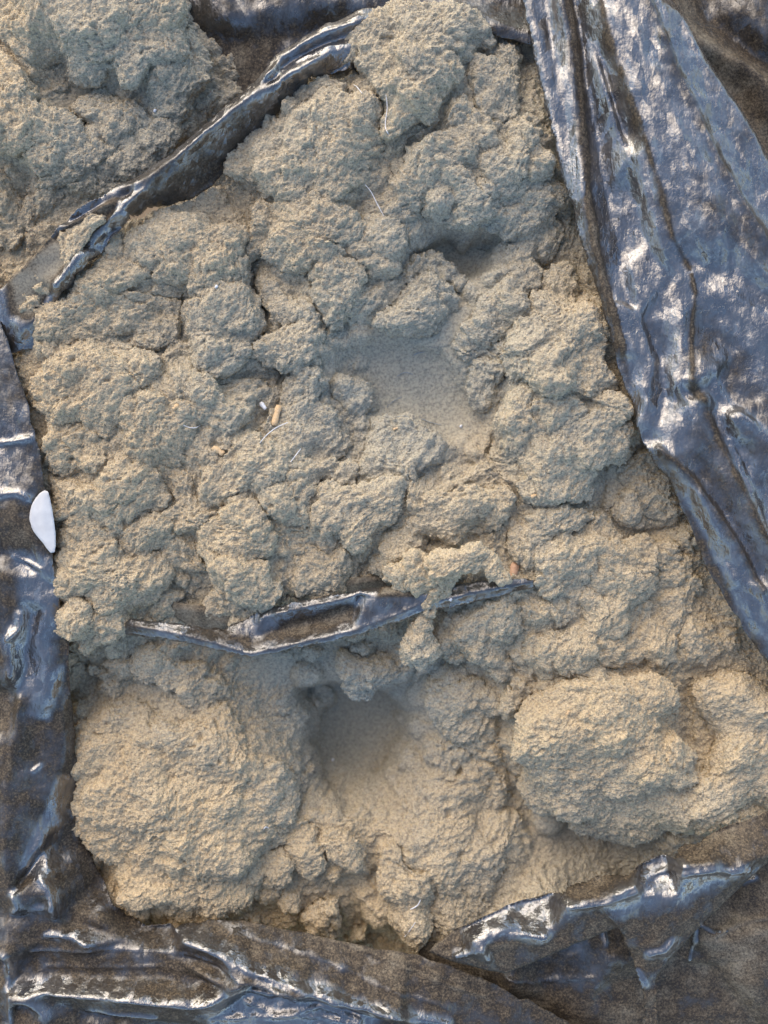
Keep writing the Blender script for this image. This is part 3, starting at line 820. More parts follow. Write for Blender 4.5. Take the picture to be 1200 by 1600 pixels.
# -- strip of film lying across the middle, half buried
bag5 = empty('trash_bag', 480, 980, -60)
tag(bag5, 'half buried black bag whose folded rim crosses the middle of the dust', 'trash bag', BAGS)
film('folded_rim', [
    (178, 984, -20), (204, 966, -4), (280, 974, 0), (350, 984, -8), (396, 960, -10), (428, 948, 6), (500, 934, 8), (560, 921, 10), (612, 914, 8), (664, 918, 8), (720, 912, 16), (790, 904, 20), (834, 907, 18), (836, 918, 14), (760, 936, 14), (692, 950, 12), (652, 958, 16),
    (604, 976, 16), (562, 991, 16), (470, 1012, 18), (392, 1027, 20), (330, 1014, 14), (258, 998, 6), (200, 992, -8)],
    [[(190, 982, -4), (240, 984, 8), (300, 994, 16), (345, 1006, 20), (388, 1021, 23), (420, 1014, 22), (470, 1004, 22), (560, 982, 19), (606, 966, 22), (652, 946, 22), (690, 938, 20), (750, 924, 24), (826, 911, 24)],
     [(200, 972, 2), (280, 981, 6), (360, 994, 6), (400, 994, 0), (440, 984, -4), (500, 970, -2), (552, 952, 4), (562, 930, 10)],
     [(372, 996, 6), (392, 1016, 18), (408, 999, 8), (440, 990, 0)],
     [(410, 964, 6), (440, 958, 14), (500, 944, 20), (560, 927, 26), (620, 924, 26), (680, 926, 20)],
     [(556, 976, 16), (566, 950, 20), (580, 932, 26)]],
    bag5, 22, -0.15, 0.9, 1.0, 0.33,
    [([(390, 1010), (440, 975), (540, 945), (560, 950), (550, 975), (470, 998)], 0.66, 8), ([(300, 985), (390, 995), (390, 1015), (300, 992)], 0.62, 8),
     ([(565, 950), (600, 935), (655, 935), (640, 955), (570, 985)], 0.38, 8), ([(690, 930), (830, 905), (830, 920), (690, 950)], 0.38, 6), ([(600, 915), (660, 918), (650, 930), (590, 930)], 0.7, 5)],
    (), [([(200, 982), (245, 985), (300, 996), (345, 1008), (388, 1021)], 2, 4, 0.44), ([(392, 1021), (420, 1014), (470, 1004), (560, 984), (606, 967), (650, 947)], 2, 4, 0.40), ([(430, 958), (500, 943), (560, 927)], 2, 4, 0.40), ([(695, 938), (750, 925), (820, 913)], 2, 5, 0.4)])
film('inner_fold', [(262, 940, -26), (312, 944, -22), (360, 962, -26), (362, 992, -36), (300, 984, -36), (272, 962, -34)], [[(270, 948, -20), (310, 953, -16), (350, 975, -24)]], bag5, 24, 0.2, 0.3, 1.2, 0.72)
film('inner_fold', [(400, 936, -30), (470, 916, -18), (540, 905, -12), (596, 898, -16), (606, 918, -24), (540, 930, -20), (440, 955, -30)], [[(420, 940, -18), (480, 922, -10), (590, 904, -8)]], bag5, 25, -0.2, 0.3, 1.2, 0.72)

# -- bag lying under the corner flap
bag6 = empty('trash_bag', 1050, 1560, -110)
tag(bag6, 'grey-green dusty bag under the pointed flap in the lower right corner', 'trash bag', BAGS)
film('side_panel', [(640, 1470, -70), (760, 1480, -60), (900, 1440, -50), (1000, 1420, -50), (1100, 1400, -40), (1200, 1330, -40), (1420, 1250, -60), (1420, 1780, -90), (900, 1780, -90), (700, 1560, -80)],
     [[(780, 1525, -50), (800, 1545, -34), (830, 1560, -60)], [(955, 1455, -40), (960, 1500, -24), (950, 1540, -46)], [(1140, 1420, -40), (1180, 1400, -20), (1230, 1390, -30)],
      [(1060, 1470, -50), (1105, 1460, -24), (1130, 1475, -16), (1118, 1502, -30), (1104, 1470, -20)], [(1130, 1480, -20), (1150, 1470, -16), (1210, 1448, -12), (1300, 1420, -20)],
      [(1060, 1500, -50), (1110, 1510, -46), (1150, 1560, -50), (1200, 1620, -60)], [(850, 1560, -56), (920, 1560, -40), (980, 1600, -50)], [(1150, 1500, -20), (1180, 1560, -24), (1240, 1620, -40)]],
     bag6, 28, 0.3, 0.8, 1.8, 0.60, [([(1130, 1480), (1210, 1450), (1210, 1600), (1160, 1580)], 0.68, 20), ([(780, 1520), (950, 1460), (1000, 1600), (860, 1580)], 0.5, 20)],
     [(1110, 1480, 40, 1.6)],
     [([(1130, 1482), (1150, 1470), (1210, 1449)], 5, 4, 0.7), ([(1040, 1480), (1062, 1474), (1104, 1462), (1130, 1476), (1150, 1472)], 4, 3, 0.3), ([(1104, 1462), (1104, 1490), (1098, 1530)], 4, 2.5, 0.34), ([(1085, 1440), (1110, 1420), (1140, 1412), (1200, 1390)], 4, 4, 0.3), ([(955, 1460), (960, 1500)], 4, 4, 0.35), ([(800, 1560), (850, 1570), (940, 1556)], 3, 4, 0.48)])

# ------------------------------------------------------------------ dust: main bed
BED = [(-60, 560, -60), (60, 520, 0), (110, 560, 6), (60, 640, 0), (100, 720, 6), (105, 800, 0), (110, 900, -6), (130, 980, -20), (200, 430, 0), (150, 470, 10), (300, 340, -10), (330, 440, 22), (260, 540, 0), (200, 620, 18), (330, 640, 8),
       (270, 480, -16), (240, 700, 14), (200, 850, 4), (330, 780, 4), (320, 920, -40), (250, 950, -40), (400, 880, 10), (420, 700, 8), (560, 790, 8), (500, 890, -20), (420, 560, -8), (410, 600, -30), (405, 470, -26), (360, 300, -30), (390, 360, -20),
       (450, 250, 22), (470, 380, 22), (520, 470, 6), (560, 330, 6), (600, 380, 6), (640, 280, 16), (620, 110, 30), (700, 70, 26), (560, 60, -20), (500, 130, -10), (760, 60, -10), (800, 90, -10), (750, 160, 16), (830, 200, 10), (700, 320, 14), (800, 300, 16),
       (860, 300, 0), (700, 400, -50), (740, 395, -46), (660, 400, -40), (650, 490, -8), (700, 470, -30), (620, 430, -20), (600, 560, -34), (680, 600, -44), (630, 660, -40), (720, 680, -32), (540, 600, -30), (530, 680, -24), (560, 740, -18), (620, 720, -18), (720, 750, -12),
       (760, 640, -36), (800, 440, 0), (835, 430, -30), (760, 500, -4), (740, 560, -20), (860, 500, 22), (930, 560, 20), (820, 620, 18), (900, 680, 24), (960, 640, 14), (990, 720, -44), (1010, 780, -36), (1060, 840, -40), (880, 770, 6), (800, 780, -4), (720, 810, 8), (640, 830, -2),
       (680, 890, 4), (790, 880, -6), (870, 880, 2), (960, 880, -4), (940, 800, -20), (880, 960, -2), (990, 950, -16), (1080, 960, -30), (1150, 1040, -44), (900, 1020, -6), (820, 990, -20), (740, 980, -34), (620, 930, -40), (540, 960, -50), (400, 990, -60), (250, 1010, -70), (160, 1040, -90),
       (300, 1050, -76), (400, 1050, -96), (500, 1040, -96), (570, 1050, -86), (480, 1110, -150), (560, 1150, -175), (525, 1205, -170), (590, 1110, -160), (40, 1200, -190), (50, 1030, -130), (60, 1400, -200), (20, 1300, -200), (650, 1060, -110), (640, 1180, -130), (690, 1100, -90), (760, 1060, -60), (780, 1120, -70), (170, 1100, -100), (140, 1150, -90), (135, 1280, -92),
       (260, 1130, -74), (230, 1230, -50), (330, 1260, -44), (400, 1150, -76), (440, 1220, -80), (420, 1290, -66), (300, 1380, -70), (220, 1430, -95), (180, 1380, -98), (400, 1400, -90), (490, 1290, -80), (540, 1270, -96), (530, 1340, -80), (470, 1430, -110), (560, 1440, -140), (600, 1460, -150), (640, 1420, -84),
       (610, 1300, -90), (600, 1240, -140), (680, 1240, -100), (720, 1320, -84), (770, 1220, -110), (760, 1390, -90), (700, 1450, -70), (820, 1350, -110), (900, 1335, -150), (990, 1335, -130), (1100, 1310, -60), (880, 1400, -75), (1150, 1340, -70), (870, 1150, -40), (1000, 1150, -40), (1100, 1100, -60), (1150, 1170, -40), (1200, 1260, -50), (1250, 1150, -60), (760, 1500, -90), (500, 1520, -170), (200, 1500, -170), (1000, 1420, -130)]
REGION = [(-20, 520), (60, 480), (200, 350), (300, 290), (400, 190), (450, 110), (560, 20), (700, 0), (860, 30), (900, 160), (960, 400), (1040, 640), (1110, 820), (1240, 990), (1300, 1280), (1260, 1340), (1040, 1480), (840, 1540), (740, 1560), (600, 1560), (440, 1550), (240, 1530), (100, 1480), (30, 1400), (10, 1200), (20, 1000), (30, 860), (25, 700)]
bed_f = tps(BED, 0.0004)

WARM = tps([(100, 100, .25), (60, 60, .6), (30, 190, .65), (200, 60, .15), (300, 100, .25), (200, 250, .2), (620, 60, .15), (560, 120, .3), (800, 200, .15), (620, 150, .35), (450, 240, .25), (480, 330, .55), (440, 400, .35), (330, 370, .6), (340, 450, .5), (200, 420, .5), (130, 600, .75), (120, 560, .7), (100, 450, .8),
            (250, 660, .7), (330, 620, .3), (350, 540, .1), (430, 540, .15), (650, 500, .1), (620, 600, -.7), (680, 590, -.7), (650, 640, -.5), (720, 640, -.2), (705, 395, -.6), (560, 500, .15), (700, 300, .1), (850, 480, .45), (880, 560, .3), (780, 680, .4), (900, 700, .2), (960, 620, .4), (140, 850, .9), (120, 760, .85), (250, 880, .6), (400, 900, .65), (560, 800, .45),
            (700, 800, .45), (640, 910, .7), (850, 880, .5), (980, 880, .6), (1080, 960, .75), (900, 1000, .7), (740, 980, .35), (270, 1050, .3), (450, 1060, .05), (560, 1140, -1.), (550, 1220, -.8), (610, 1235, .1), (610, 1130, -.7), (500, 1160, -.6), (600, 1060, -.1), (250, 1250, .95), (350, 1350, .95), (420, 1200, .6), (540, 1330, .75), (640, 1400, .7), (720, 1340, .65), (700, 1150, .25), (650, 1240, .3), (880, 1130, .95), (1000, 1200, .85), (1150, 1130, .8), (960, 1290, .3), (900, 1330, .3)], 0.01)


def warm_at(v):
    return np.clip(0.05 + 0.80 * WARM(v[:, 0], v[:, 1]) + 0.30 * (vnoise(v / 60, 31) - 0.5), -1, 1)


# smoother floors of the hollows: x, y, radius
SMOOTH = [(512, 1088, 34), (650, 590, 95), (700, 640, 70), (600, 560, 60), (705, 400, 60), (555, 1160, 88), (540, 1215, 62), (615, 1130, 70), (700, 500, 45), (520, 590, 40), (900, 1330, 60), (265, 145, 50), (120, 165, 40), (1000, 740, 40), (420, 1060, 40)]


def rough_at(v):
    r = np.ones(len(v))
    for x, y, s in SMOOTH:
        r = np.minimum(r, 1 - 0.88 * np.exp(-(((v[:, 0] - x) ** 2 + (v[:, 1] - y) ** 2) / (s * s)) ** 1.5))
    return r


def smax(a, b, k):
    h = np.clip(0.5 + 0.5 * (a - b) / k, 0, 1)
    return b + (a - b) * h + k * h * (1 - h)


def dust_bed(f, region, lumps, cracks, step, name, bowls=()):
    xs = np.arange(min(p[0] for p in region) - 20, max(p[0] for p in region) + 20, step)
    ys = np.arange(min(p[1] for p in region) - 20, max(p[1] for p in region) + 20, step)
    cx, cy = np.meshgrid(xs[::4], ys[::4])
    Zc = f(cx, cy)
    X, Y = np.meshgrid(xs, ys)
    fi = np.clip((np.arange(len(ys)) / 4), 0, Zc.shape[0] - 1.001)
    fj = np.clip((np.arange(len(xs)) / 4), 0, Zc.shape[1] - 1.001)
    i0, j0 = fi.astype(int), fj.astype(int)
    ti, tj = (fi - i0)[:, None], (fj - j0)[None]
    Z = Zc[i0][:, j0] * (1 - ti) * (1 - tj) + Zc[i0 + 1][:, j0] * ti * (1 - tj) + Zc[i0][:, j0 + 1] * (1 - ti) * tj + Zc[i0 + 1][:, j0 + 1] * ti * tj
    base = Z.copy()
    for (px, py, r, fl) in lumps:
        zb = float(f(np.array([px]), np.array([py]))[0])
        x, y, zb = W(px, py, zb)
        i0, i1 = np.searchsorted(ys, [y - r * 1.2, y + r * 1.2])
        j0, j1 = np.searchsorted(xs, [x - r * 1.2, x + r * 1.2])
        if i1 <= i0 or j1 <= j0:
            continue
        d2 = (X[i0:i1, j0:j1] - x) ** 2 + (Y[i0:i1, j0:j1] - y) ** 2
        cap = zb - 0.45 * r * fl + fl * np.sqrt(np.maximum(r * r - d2, 0)) - np.maximum(np.sqrt(d2) - r, 0) * 2
        Z[i0:i1, j0:j1] = smax(Z[i0:i1, j0:j1], cap, 7.0)
    for (line, depth, wd) in cracks:
        zl = f(np.array([p[0] for p in line], float), np.array([p[1] for p in line], float))
        wl = [W(p[0], p[1], z)[:2] for p, z in zip(line, zl)]
        d, _a, _b = seg_dist(X, Y, wl)
        wob = wd * (0.7 + 0.6 * vnoise(np.stack([X.ravel(), Y.ravel(), X.ravel() * 0], 1) / 18, 9).reshape(X.shape))
        Z -= 0.6 * depth * np.exp(-(d / wob) ** 2)
    for (poly, depth, soft) in bowls:
        zl = f(np.array([p[0] for p in poly], float), np.array([p[1] for p in poly], float))
        wl = [W(p[0], p[1], z)[:2] for p, z in zip(poly, zl)]
        wob = vec3(np.stack([X.ravel(), Y.ravel(), X.ravel() * 0], 1), 22, 61)
        xx, yy = X + wob[:, 0].reshape(X.shape) * 16, Y + wob[:, 1].reshape(X.shape) * 16
        d, _a, _b = seg_dist(xx, yy, wl + wl[:1])
        t = np.clip(d / soft, 0, 1) * inside(xx, yy, wl)
        Z -= depth * t * t * (3 - 2 * t)
    c0 = np.stack([(X[:-1, :-1] + X[1:, 1:]) / 2, (Y[:-1, :-1] + Y[1:, 1:]) / 2], -1)
    keep = inside(c0[..., 0], c0[..., 1], region)
    used, q = grid_quads(keep)
    v = np.stack([X.ravel()[used], Y.ravel()[used], Z.ravel()[used]], 1)
    q = q[:, ::-1]
    n = normals(v, q)
    n *= np.sign(n[:, 2:3])
    v2 = crumble(v, n, rough_at(v))
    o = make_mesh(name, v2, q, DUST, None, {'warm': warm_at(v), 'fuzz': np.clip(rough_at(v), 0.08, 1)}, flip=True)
    return o, base


LUMPS = []
lr = np.random.default_rng(21)
while len(LUMPS) < 1000:
    x, y = lr.uniform(40, 1190), lr.uniform(30, 1470)
    if any((x - a) ** 2 + (y - b) ** 2 < (s * 0.95) ** 2 for a, b, s in SMOOTH):
        continue
    LUMPS.append((x, y, float(np.exp(lr.normal(math.log(15), 0.45))), lr.uniform(0.55, 0.95)))
LUMPS += [(690, 1170, 34, .7), (650, 1190, 30, .6), (720, 1240, 45, .6), (650, 1260, 40, .7), (700, 1300, 46, .7), (745, 1330, 40, .7), (690, 1370, 40, .7), (745, 1390, 36, .7), (800, 1330, 36, .6), (590, 1290, 32, .7), (560, 1280, 26, .7),
          (860, 940, 30, .6), (1050, 950, 40, .6), (1100, 1010, 34, .6), (1020, 1000, 34, .6), (1040, 900, 34, .6), (460, 1120, 26, .8), (440, 1090, 30, .7), (470, 1190, 22, .9), (480, 1240, 24, .9), (500, 1100, 20, .9), (620, 1040, 30, .7), (660, 1090, 26, .7),
          (760, 1100, 30, .7), (700, 1200, 26, .7), (660, 1140, 24, .7), (800, 720, 26, .7), (760, 740, 26, .7), (560, 560, 18, .7), (580, 410, 30, .6), (570, 480, 30, .6), (560, 520, 26, .6), (590, 340, 36, .6), (560, 380, 30, .6), (630, 350, 34, .6)]
CRACKS = [([(405, 400), (408, 480), (415, 560), (440, 620)], 22, 11), ([(700, 110), (690, 170), (670, 220), (640, 240)], 18, 8), ([(735, 85), (748, 100), (752, 120)], 30, 10), ([(690, 370), (740, 372), (770, 376)], 24, 9), ([(838, 390), (832, 440), (800, 485), (760, 520)], 26, 9),
          ([(780, 590), (785, 640), (780, 700)], 20, 9), ([(270, 470), (310, 520), (330, 560)], 16, 9), ([(640, 850), (700, 855), (740, 848)], 16, 6), ([(840, 1060), (900, 1050), (960, 1040), (1000, 1030)], 24, 9), ([(780, 1110), (788, 1160), (800, 1240)], 22, 9), ([(950, 720), (945, 790), (990, 835), (1040, 830)], 20, 10),
          ([(375, 840), (345, 900), (300, 940)], 10, 8), ([(580, 1410), (590, 1350), (600, 1320)], 18, 9), ([(670, 1440), (665, 1380)], 14, 8), ([(720, 1200), (760, 1170), (790, 1150)], 12, 7), ([(1080, 1060), (1076, 1120), (1082, 1150)], 16, 8), ([(560, 900), (600, 860), (630, 800)], 14, 8)]
BOWLS = [([(455, 1168), (474, 1135), (452, 1085), (520, 1062), (600, 1070), (645, 1110), (640, 1170), (612, 1232), (560, 1256), (508, 1246), (488, 1222)], 52, 34),
         ([(442, 1062), (560, 1040), (705, 1050), (705, 1180), (650, 1250), (560, 1264), (484, 1238), (450, 1170)], 26, 75),
         ([(515, 545), (600, 525), (690, 540), (735, 590), (772, 650), (765, 705), (690, 695), (640, 660), (560, 665), (510, 625)], 16, 20),
         ([(618, 432), (650, 385), (700, 362), (778, 366), (782, 418), (745, 440), (690, 440)], 34, 16)]
bed, _ = dust_bed(bed_f, REGION, LUMPS, CRACKS, 2.0, 'dust', BOWLS)
tag(bed, 'loose grey-beige dust filling the bags between the larger clumps', kind='stuff')

# -- dust of the upper left pile
BED2 = [(-40, -40, 0), (0, 0, 0), (60, 40, 20), (150, 50, 34), (240, 40, 30), (270, 120, 10), (300, 150, -20), (310, 200, -40), (200, 110, 10), (110, 150, -14), (130, 190, -10), (30, 130, 16), (20, 200, 20), (80, 230, 16), (190, 190, 0), (240, 180, -6), (260, 210, -10), (200, 250, -10), (120, 280, -6), (40, 280, -20), (20, 340, -24), (70, 330, -24), (0, 400, -40), (60, 390, -30),
        (330, 80, -50), (380, 90, -56), (350, 130, -50), (370, 160, -50), (-100, 200, 0), (-100, 400, -30), (290, 240, -50), (300, -60, 0), (300, 30, -20)]
bed2_f = tps(BED2, 0.0004)
LUMPS2 = []
while len(LUMPS2) < 70:
    x, y = lr.uniform(-30, 330), lr.uniform(-20, 380)
    LUMPS2.append((x, y, float(np.exp(lr.normal(math.log(18), 0.4))), lr.uniform(0.55, 0.9)))
LUMPS2 += [(320, 70, 24, .8), (335, 95, 22, .8), (355, 90, 24, .8), (378, 78, 18, .8), (345, 115, 20, .8), (380, 110, 18, .7), (360, 140, 18, .7)]
pile, _ = dust_bed(bed2_f, [(-80, -80), (300, -80), (310, 30), (340, 40), (400, 70), (410, 120), (360, 190), (290, 260), (210, 300), (110, 370), (40, 430), (-80, 520)], LUMPS2,
                   [([(165, 220), (205, 160), (250, 110)], 10, 8), ([(100, 120), (130, 150), (135, 200)], 12, 10), ([(40, 230), (38, 300), (45, 350)], 14, 10)], 2.2, 'dust')
tag(pile, 'loose grey dust in the upper left bag between its clumps', kind='stuff')

# ------------------------------------------------------------------ dust clumps: each a lump of its own that could be lifted off
CL = 'fluffy clumps of dust'
VX = 2.2
crng = np.random.default_rng(5)


def clump(label, blobs, f=bed_f, lift=0.0, squash=0.74, k=4.5, rough=0.95, crumbs=7):
    """blobs: (px, py, radius[, extra height]); rests partly sunk in the dust below it."""
    bl = []
    for b in blobs:
        px, py, r = b[:3]
        ex = b[3] if len(b) > 3 else 0
        z = float(f(np.array([float(px)]), np.array([float(py)]))[0]) + lift * 0.42 + ex - 0.46 * r * squash
        x, y, z = W(px, py, z)
        R = r * 1.02 * (1 - z / D)
        bl.append((x, y, z, R))
        # smaller lumps budding from its top and flanks
        for _ in range(crumbs if r > 13 else 2):
            a, e = crng.uniform(0, 2 * math.pi), math.asin(crng.uniform(-0.05, 0.97))
            rr = R * crng.uniform(0.20, 0.46)
            dd = R - rr * crng.uniform(0.15, 0.55)
            bl.append((x + dd * math.cos(a) * math.cos(e), y + dd * math.sin(a) * math.cos(e), z + squash * dd * math.sin(e), rr))
    B = np.array(bl)
    pad = 10
    lo = (B[:, :3] - B[:, 3:4]).min(0) - pad
    hi = (B[:, :3] + B[:, 3:4]).max(0) + pad
    dims = np.ceil((hi - lo) / VX).astype(int) + 1
    ax = [lo[i] + np.arange(dims[i]) * VX for i in range(3)]
    acc = np.zeros(dims, np.float32)
    for x, y, z, r in B:
        m_ = r + 5 * k
        sl = tuple(slice(max(0, int((c_ - m_ - lo[i]) / VX)), int((c_ + m_ - lo[i]) / VX) + 2) for i, c_ in enumerate((x, y, z)))
        d = np.sqrt((ax[0][sl[0]] - x)[:, None, None] ** 2 + (ax[1][sl[1]] - y)[None, :, None] ** 2 + (((ax[2][sl[2]] - z) / squash) ** 2)[None, None, :]).astype(np.float32) - np.float32(r)
        acc[sl] += np.exp(np.clip(-d / k, -60, 60))
    sd = -k * np.log(acc + 1e-30)
    gr = vdb.FloatGrid(50.0)
    gr.copyFromArray(np.ascontiguousarray(np.clip(sd, -50, 50)))
    pts, quads = gr.convertToQuads(isovalue=0.0)
    v = pts.astype(np.float64) * VX + lo
    q = quads.astype(np.int64)
    n = normals(v, q)
    c = B[:, :3].mean(0)
    if ((v - c) * n).sum() < 0:
        q = q[:, ::-1]
        n = -n
    # drop what is buried deep in the bed
    v2 = crumble(v, n, np.full(len(v), rough))
    zb = f(v[:, 0], v[:, 1])
    deep = v[:, 2] < zb - 24
    q = q[~deep[q].all(1)]
    used = np.unique(q)
    rm = np.full(len(v), -1)
    rm[used] = np.arange(len(used))
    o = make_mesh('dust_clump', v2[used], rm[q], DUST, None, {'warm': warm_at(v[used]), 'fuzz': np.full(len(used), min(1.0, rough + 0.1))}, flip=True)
    return tag(o, label, 'dust clump', CL)


U = dict(f=bed2_f)
clump('broadest clump of the upper left heap, cut by the photo top edge', [(90, 25, 55), (160, 35, 70), (235, 25, 52), (205, 85, 46), (140, 85, 42), (250, 75, 36)], lift=14, **U)
clump('smooth beige slab of dust falling away beside the dark sheet at top left', [(275, 130, 36), (285, 85, 30), (262, 165, 32), (295, 115, 24), (250, 120, 30)], lift=-2, **U)
clump('tan crumbly clump in the very top left corner', [(25, 45, 40), (52, 62, 28), (80, 60, 18), (10, 15, 20)], lift=8, **U)
clump('tan lobed clump on the left photo edge above the twisted rim', [(18, 128, 26), (20, 160, 34), (34, 200, 34), (5, 190, 34), (36, 225, 18)], lift=8, **U)
clump('rounded grey clump right of the tan lobed clump on the left edge', [(70, 215, 32), (95, 200, 26), (75, 250, 30), (110, 225, 24), (55, 190, 20)], lift=8, **U)
clump('finger-shaped dust clump pointing down-left, upper one of a pair above the rim', [(78, 290, 15), (95, 275, 19), (115, 258, 22), (135, 243, 22), (150, 230, 14)], lift=14, **U)
clump('long finger-shaped dust clump lying closest along the twisted rim', [(132, 288, 19), (155, 272, 22), (180, 258, 23), (205, 246, 22), (228, 236, 14)], lift=14, **U)
clump('short bristly dust roll above the rim, right of the long finger', [(232, 216, 16), (250, 210, 19), (270, 202, 19), (288, 194, 14)], lift=14, **U)
clump('knobbly clump in the hollow of the upper left heap', [(160, 180, 24), (185, 195, 26), (208, 185, 20), (170, 205, 20), (145, 165, 18)], lift=6, **U)
clump('small pale curl of dust beside the rim at upper left', [(312, 172, 7), (318, 165, 7), (330, 156, 7), (334, 165, 7), (327, 176, 8), (322, 186, 7)], lift=18, squash=1.0, k=3, **U)
clump('low clump in the shade at the left photo edge just above the rim', [(8, 325, 30), (22, 365, 26), (-5, 290, 30)], lift=6, **U)
clump('small clump wedged between the rim and the left edge heap', [(55, 335, 20), (82, 315, 20), (92, 335, 12)], lift=4, **U)

clump('tall clump overhanging the black rim under the top photo edge', [(600, 65, 38, 8), (645, 60, 50), (660, 110, 52), (622, 128, 36), (562, 78, 24, 18), (580, 100, 22, 12), (692, 55, 34), (636, 28, 30), (648, 165, 30), (622, 190, 20), (610, 205, 14), (548, 88, 12, 20)], lift=22)
clump('flat log of dust lying under the rim at top', [(456, 162, 17), (480, 156, 21), (508, 152, 21), (532, 150, 15)], lift=22)
clump('small round knob of dust touching the black rim', [(424, 181, 12), (436, 180, 12)], lift=16, squash=0.9)
clump('wide bumpy clump below the flat log', [(420, 225, 42), (475, 215, 46), (530, 205, 42), (575, 190, 30), (400, 265, 38), (450, 280, 44), (520, 270, 44), (555, 235, 36)], lift=8)
clump('tan cauliflower-like clump in the upper centre', [(430, 350, 34), (475, 338, 38), (520, 345, 34), (460, 385, 38), (415, 375, 24), (495, 395, 30), (540, 360, 20), (405, 395, 16)], lift=16)
clump('grey pear-shaped clump below the tan cauliflower-like one', [(515, 430, 32), (530, 465, 32), (520, 495, 26), (545, 440, 22)], lift=10)
clump('small round cap of dust over a dark pit in the centre', [(448, 482, 17), (462, 484, 15), (436, 490, 12)], lift=14)
clump('crumbly clump under the dark pit, left of the smooth hollow', [(425, 545, 28), (455, 545, 30), (480, 528, 26), (470, 560, 20)], lift=14)
clump('pale bluish clump standing beside the wood splinter', [(470, 585, 20), (458, 605, 19), (482, 605, 18), (468, 625, 16), (452, 625, 14)], lift=22)
clump('tan upper half of the big left clump, split from the half below', [(295, 375, 40), (345, 392, 38), (262, 372, 30), (225, 390, 26), (325, 420, 36), (275, 410, 34), (370, 425, 24)], lift=16)
clump('grey lower half of the big left clump, hanging over the deep crack', [(345, 480, 44), (375, 500, 32), (325, 530, 40), (355, 545, 34), (310, 490, 30), (388, 475, 18)], lift=16)
clump('wide low clump just right of the dust-covered end of the rim', [(180, 430, 28), (145, 445, 28), (205, 420, 22), (160, 480, 34), (190, 500, 36), (130, 500, 36), (90, 505, 30), (150, 525, 30)], lift=4)
clump('small oval clump in the gap left of the big left clump', [(235, 490, 26), (250, 520, 24), (225, 540, 20), (255, 495, 18)], lift=8)
clump('broad tan clump near the left sheet, orange-lit along its top', [(95, 590, 36), (140, 590, 40), (178, 605, 38), (90, 635, 30), (150, 635, 38), (68, 610, 22)], lift=12)
clump('round knob at the upper right end of the broad tan clump', [(205, 580, 22), (222, 572, 18), (212, 595, 18)], lift=20)
clump('rounded clump under the tiny yellow chip', [(240, 650, 38), (278, 655, 30), (220, 690, 34), (262, 690, 32), (205, 650, 22)], lift=8)
clump('smooth grey clump between the tiny yellow chip and the wood splinter', [(325, 615, 36), (365, 630, 34), (350, 655, 30), (390, 610, 20), (305, 640, 22)], lift=8)
clump('rough clump just right of the wood splinter', [(440, 660, 26), (472, 645, 26), (492, 670, 28), (455, 685, 26), (505, 700, 22), (520, 690, 14)], lift=14)
clump('fibrous slanting clump below the wood splinter', [(400, 705, 38), (440, 715, 34), (375, 735, 34), (345, 750, 26), (415, 745, 26)], lift=8)
clump('low tan clump against the left sheet above the small white scrap', [(92, 690, 26), (130, 690, 26), (100, 722, 26), (140, 715, 18)], lift=6)
clump('crumbly clump left of the tiny dark hole', [(200, 735, 28), (180, 750, 22), (220, 765, 26), (165, 745, 16), (235, 785, 16)], lift=10)
clump('clump beside the small white scrap on the left sheet', [(108, 770, 26), (138, 775, 22), (100, 800, 24), (128, 805, 18)], lift=8)
clump('narrow clump just below the tiny dark hole', [(318, 795, 24), (285, 785, 24), (298, 820, 24), (270, 800, 18)], lift=6)
clump('flat-topped clump left of the round front lobe', [(235, 825, 28), (262, 840, 26), (220, 845, 24), (290, 865, 24), (310, 880, 14)], lift=8)
clump('large tan clump at lower left above the overhanging tongue', [(140, 845, 34), (160, 885, 42), (198, 895, 38), (128, 895, 32), (230, 910, 34), (180, 930, 36), (250, 890, 24), (105, 920, 16)], lift=16)
clump('grey tongue of dust overhanging the left end of the middle strip', [(125, 970, 28), (165, 980, 26), (105, 975, 18), (145, 998, 20), (188, 975, 18)], lift=52)
clump('upright clump behind the round front lobe', [(360, 845, 36), (395, 825, 32), (385, 800, 30), (345, 865, 24), (405, 860, 22)], lift=10)
clump('round front lobe hanging over the middle strip with a pointed tip', [(380, 905, 38), (400, 925, 30), (358, 925, 30), (345, 890, 22), (374, 955, 20), (374, 974, 11), (374, 986, 7), (332, 948, 14)], lift=58)
clump('small bumpy clump between the fibrous clump and the cracked boulder', [(470, 785, 28), (445, 795, 26), (430, 778, 20)], lift=8)
clump('cracked boulder-like clump pointing right towards the centre', [(550, 790, 32), (585, 785, 26), (520, 800, 28), (560, 825, 32), (600, 772, 16), (510, 770, 18), (600, 800, 14)], lift=14)
clump('low grey clump tucked behind the middle strip', [(490, 875, 32), (525, 870, 28), (500, 900, 26), (465, 900, 22)], lift=4)
clump('small clump above the cracked boulder', [(480, 738, 24), (502, 728, 20), (535, 742, 16), (470, 755, 14)], lift=10)
clump('round clump with an egg-shaped bump inside the upper hollow', [(650, 490, 32), (628, 500, 22), (678, 478, 24), (660, 460, 22), (645, 510, 18), (612, 505, 12)], lift=18)
clump('small jagged ridge of dust at the lip of the upper hollow', [(650, 430, 17), (675, 428, 17), (705, 440, 17), (630, 438, 12), (722, 448, 10)], lift=6)
clump('mound at the lower end of the smooth hollow', [(600, 695, 28), (630, 690, 28), (650, 715, 26), (590, 725, 24), (620, 735, 24), (575, 740, 14)], lift=8)
clump('small smooth knob on the left shore of the smooth hollow', [(550, 620, 24), (530, 612, 18), (562, 642, 14)], lift=0, rough=0.6)
clump('slanting ridge of dust below the tall overhanging clump', [(700, 235, 34), (670, 262, 36), (735, 200, 30), (640, 300, 30), (655, 285, 30), (610, 330, 24)], lift=10)
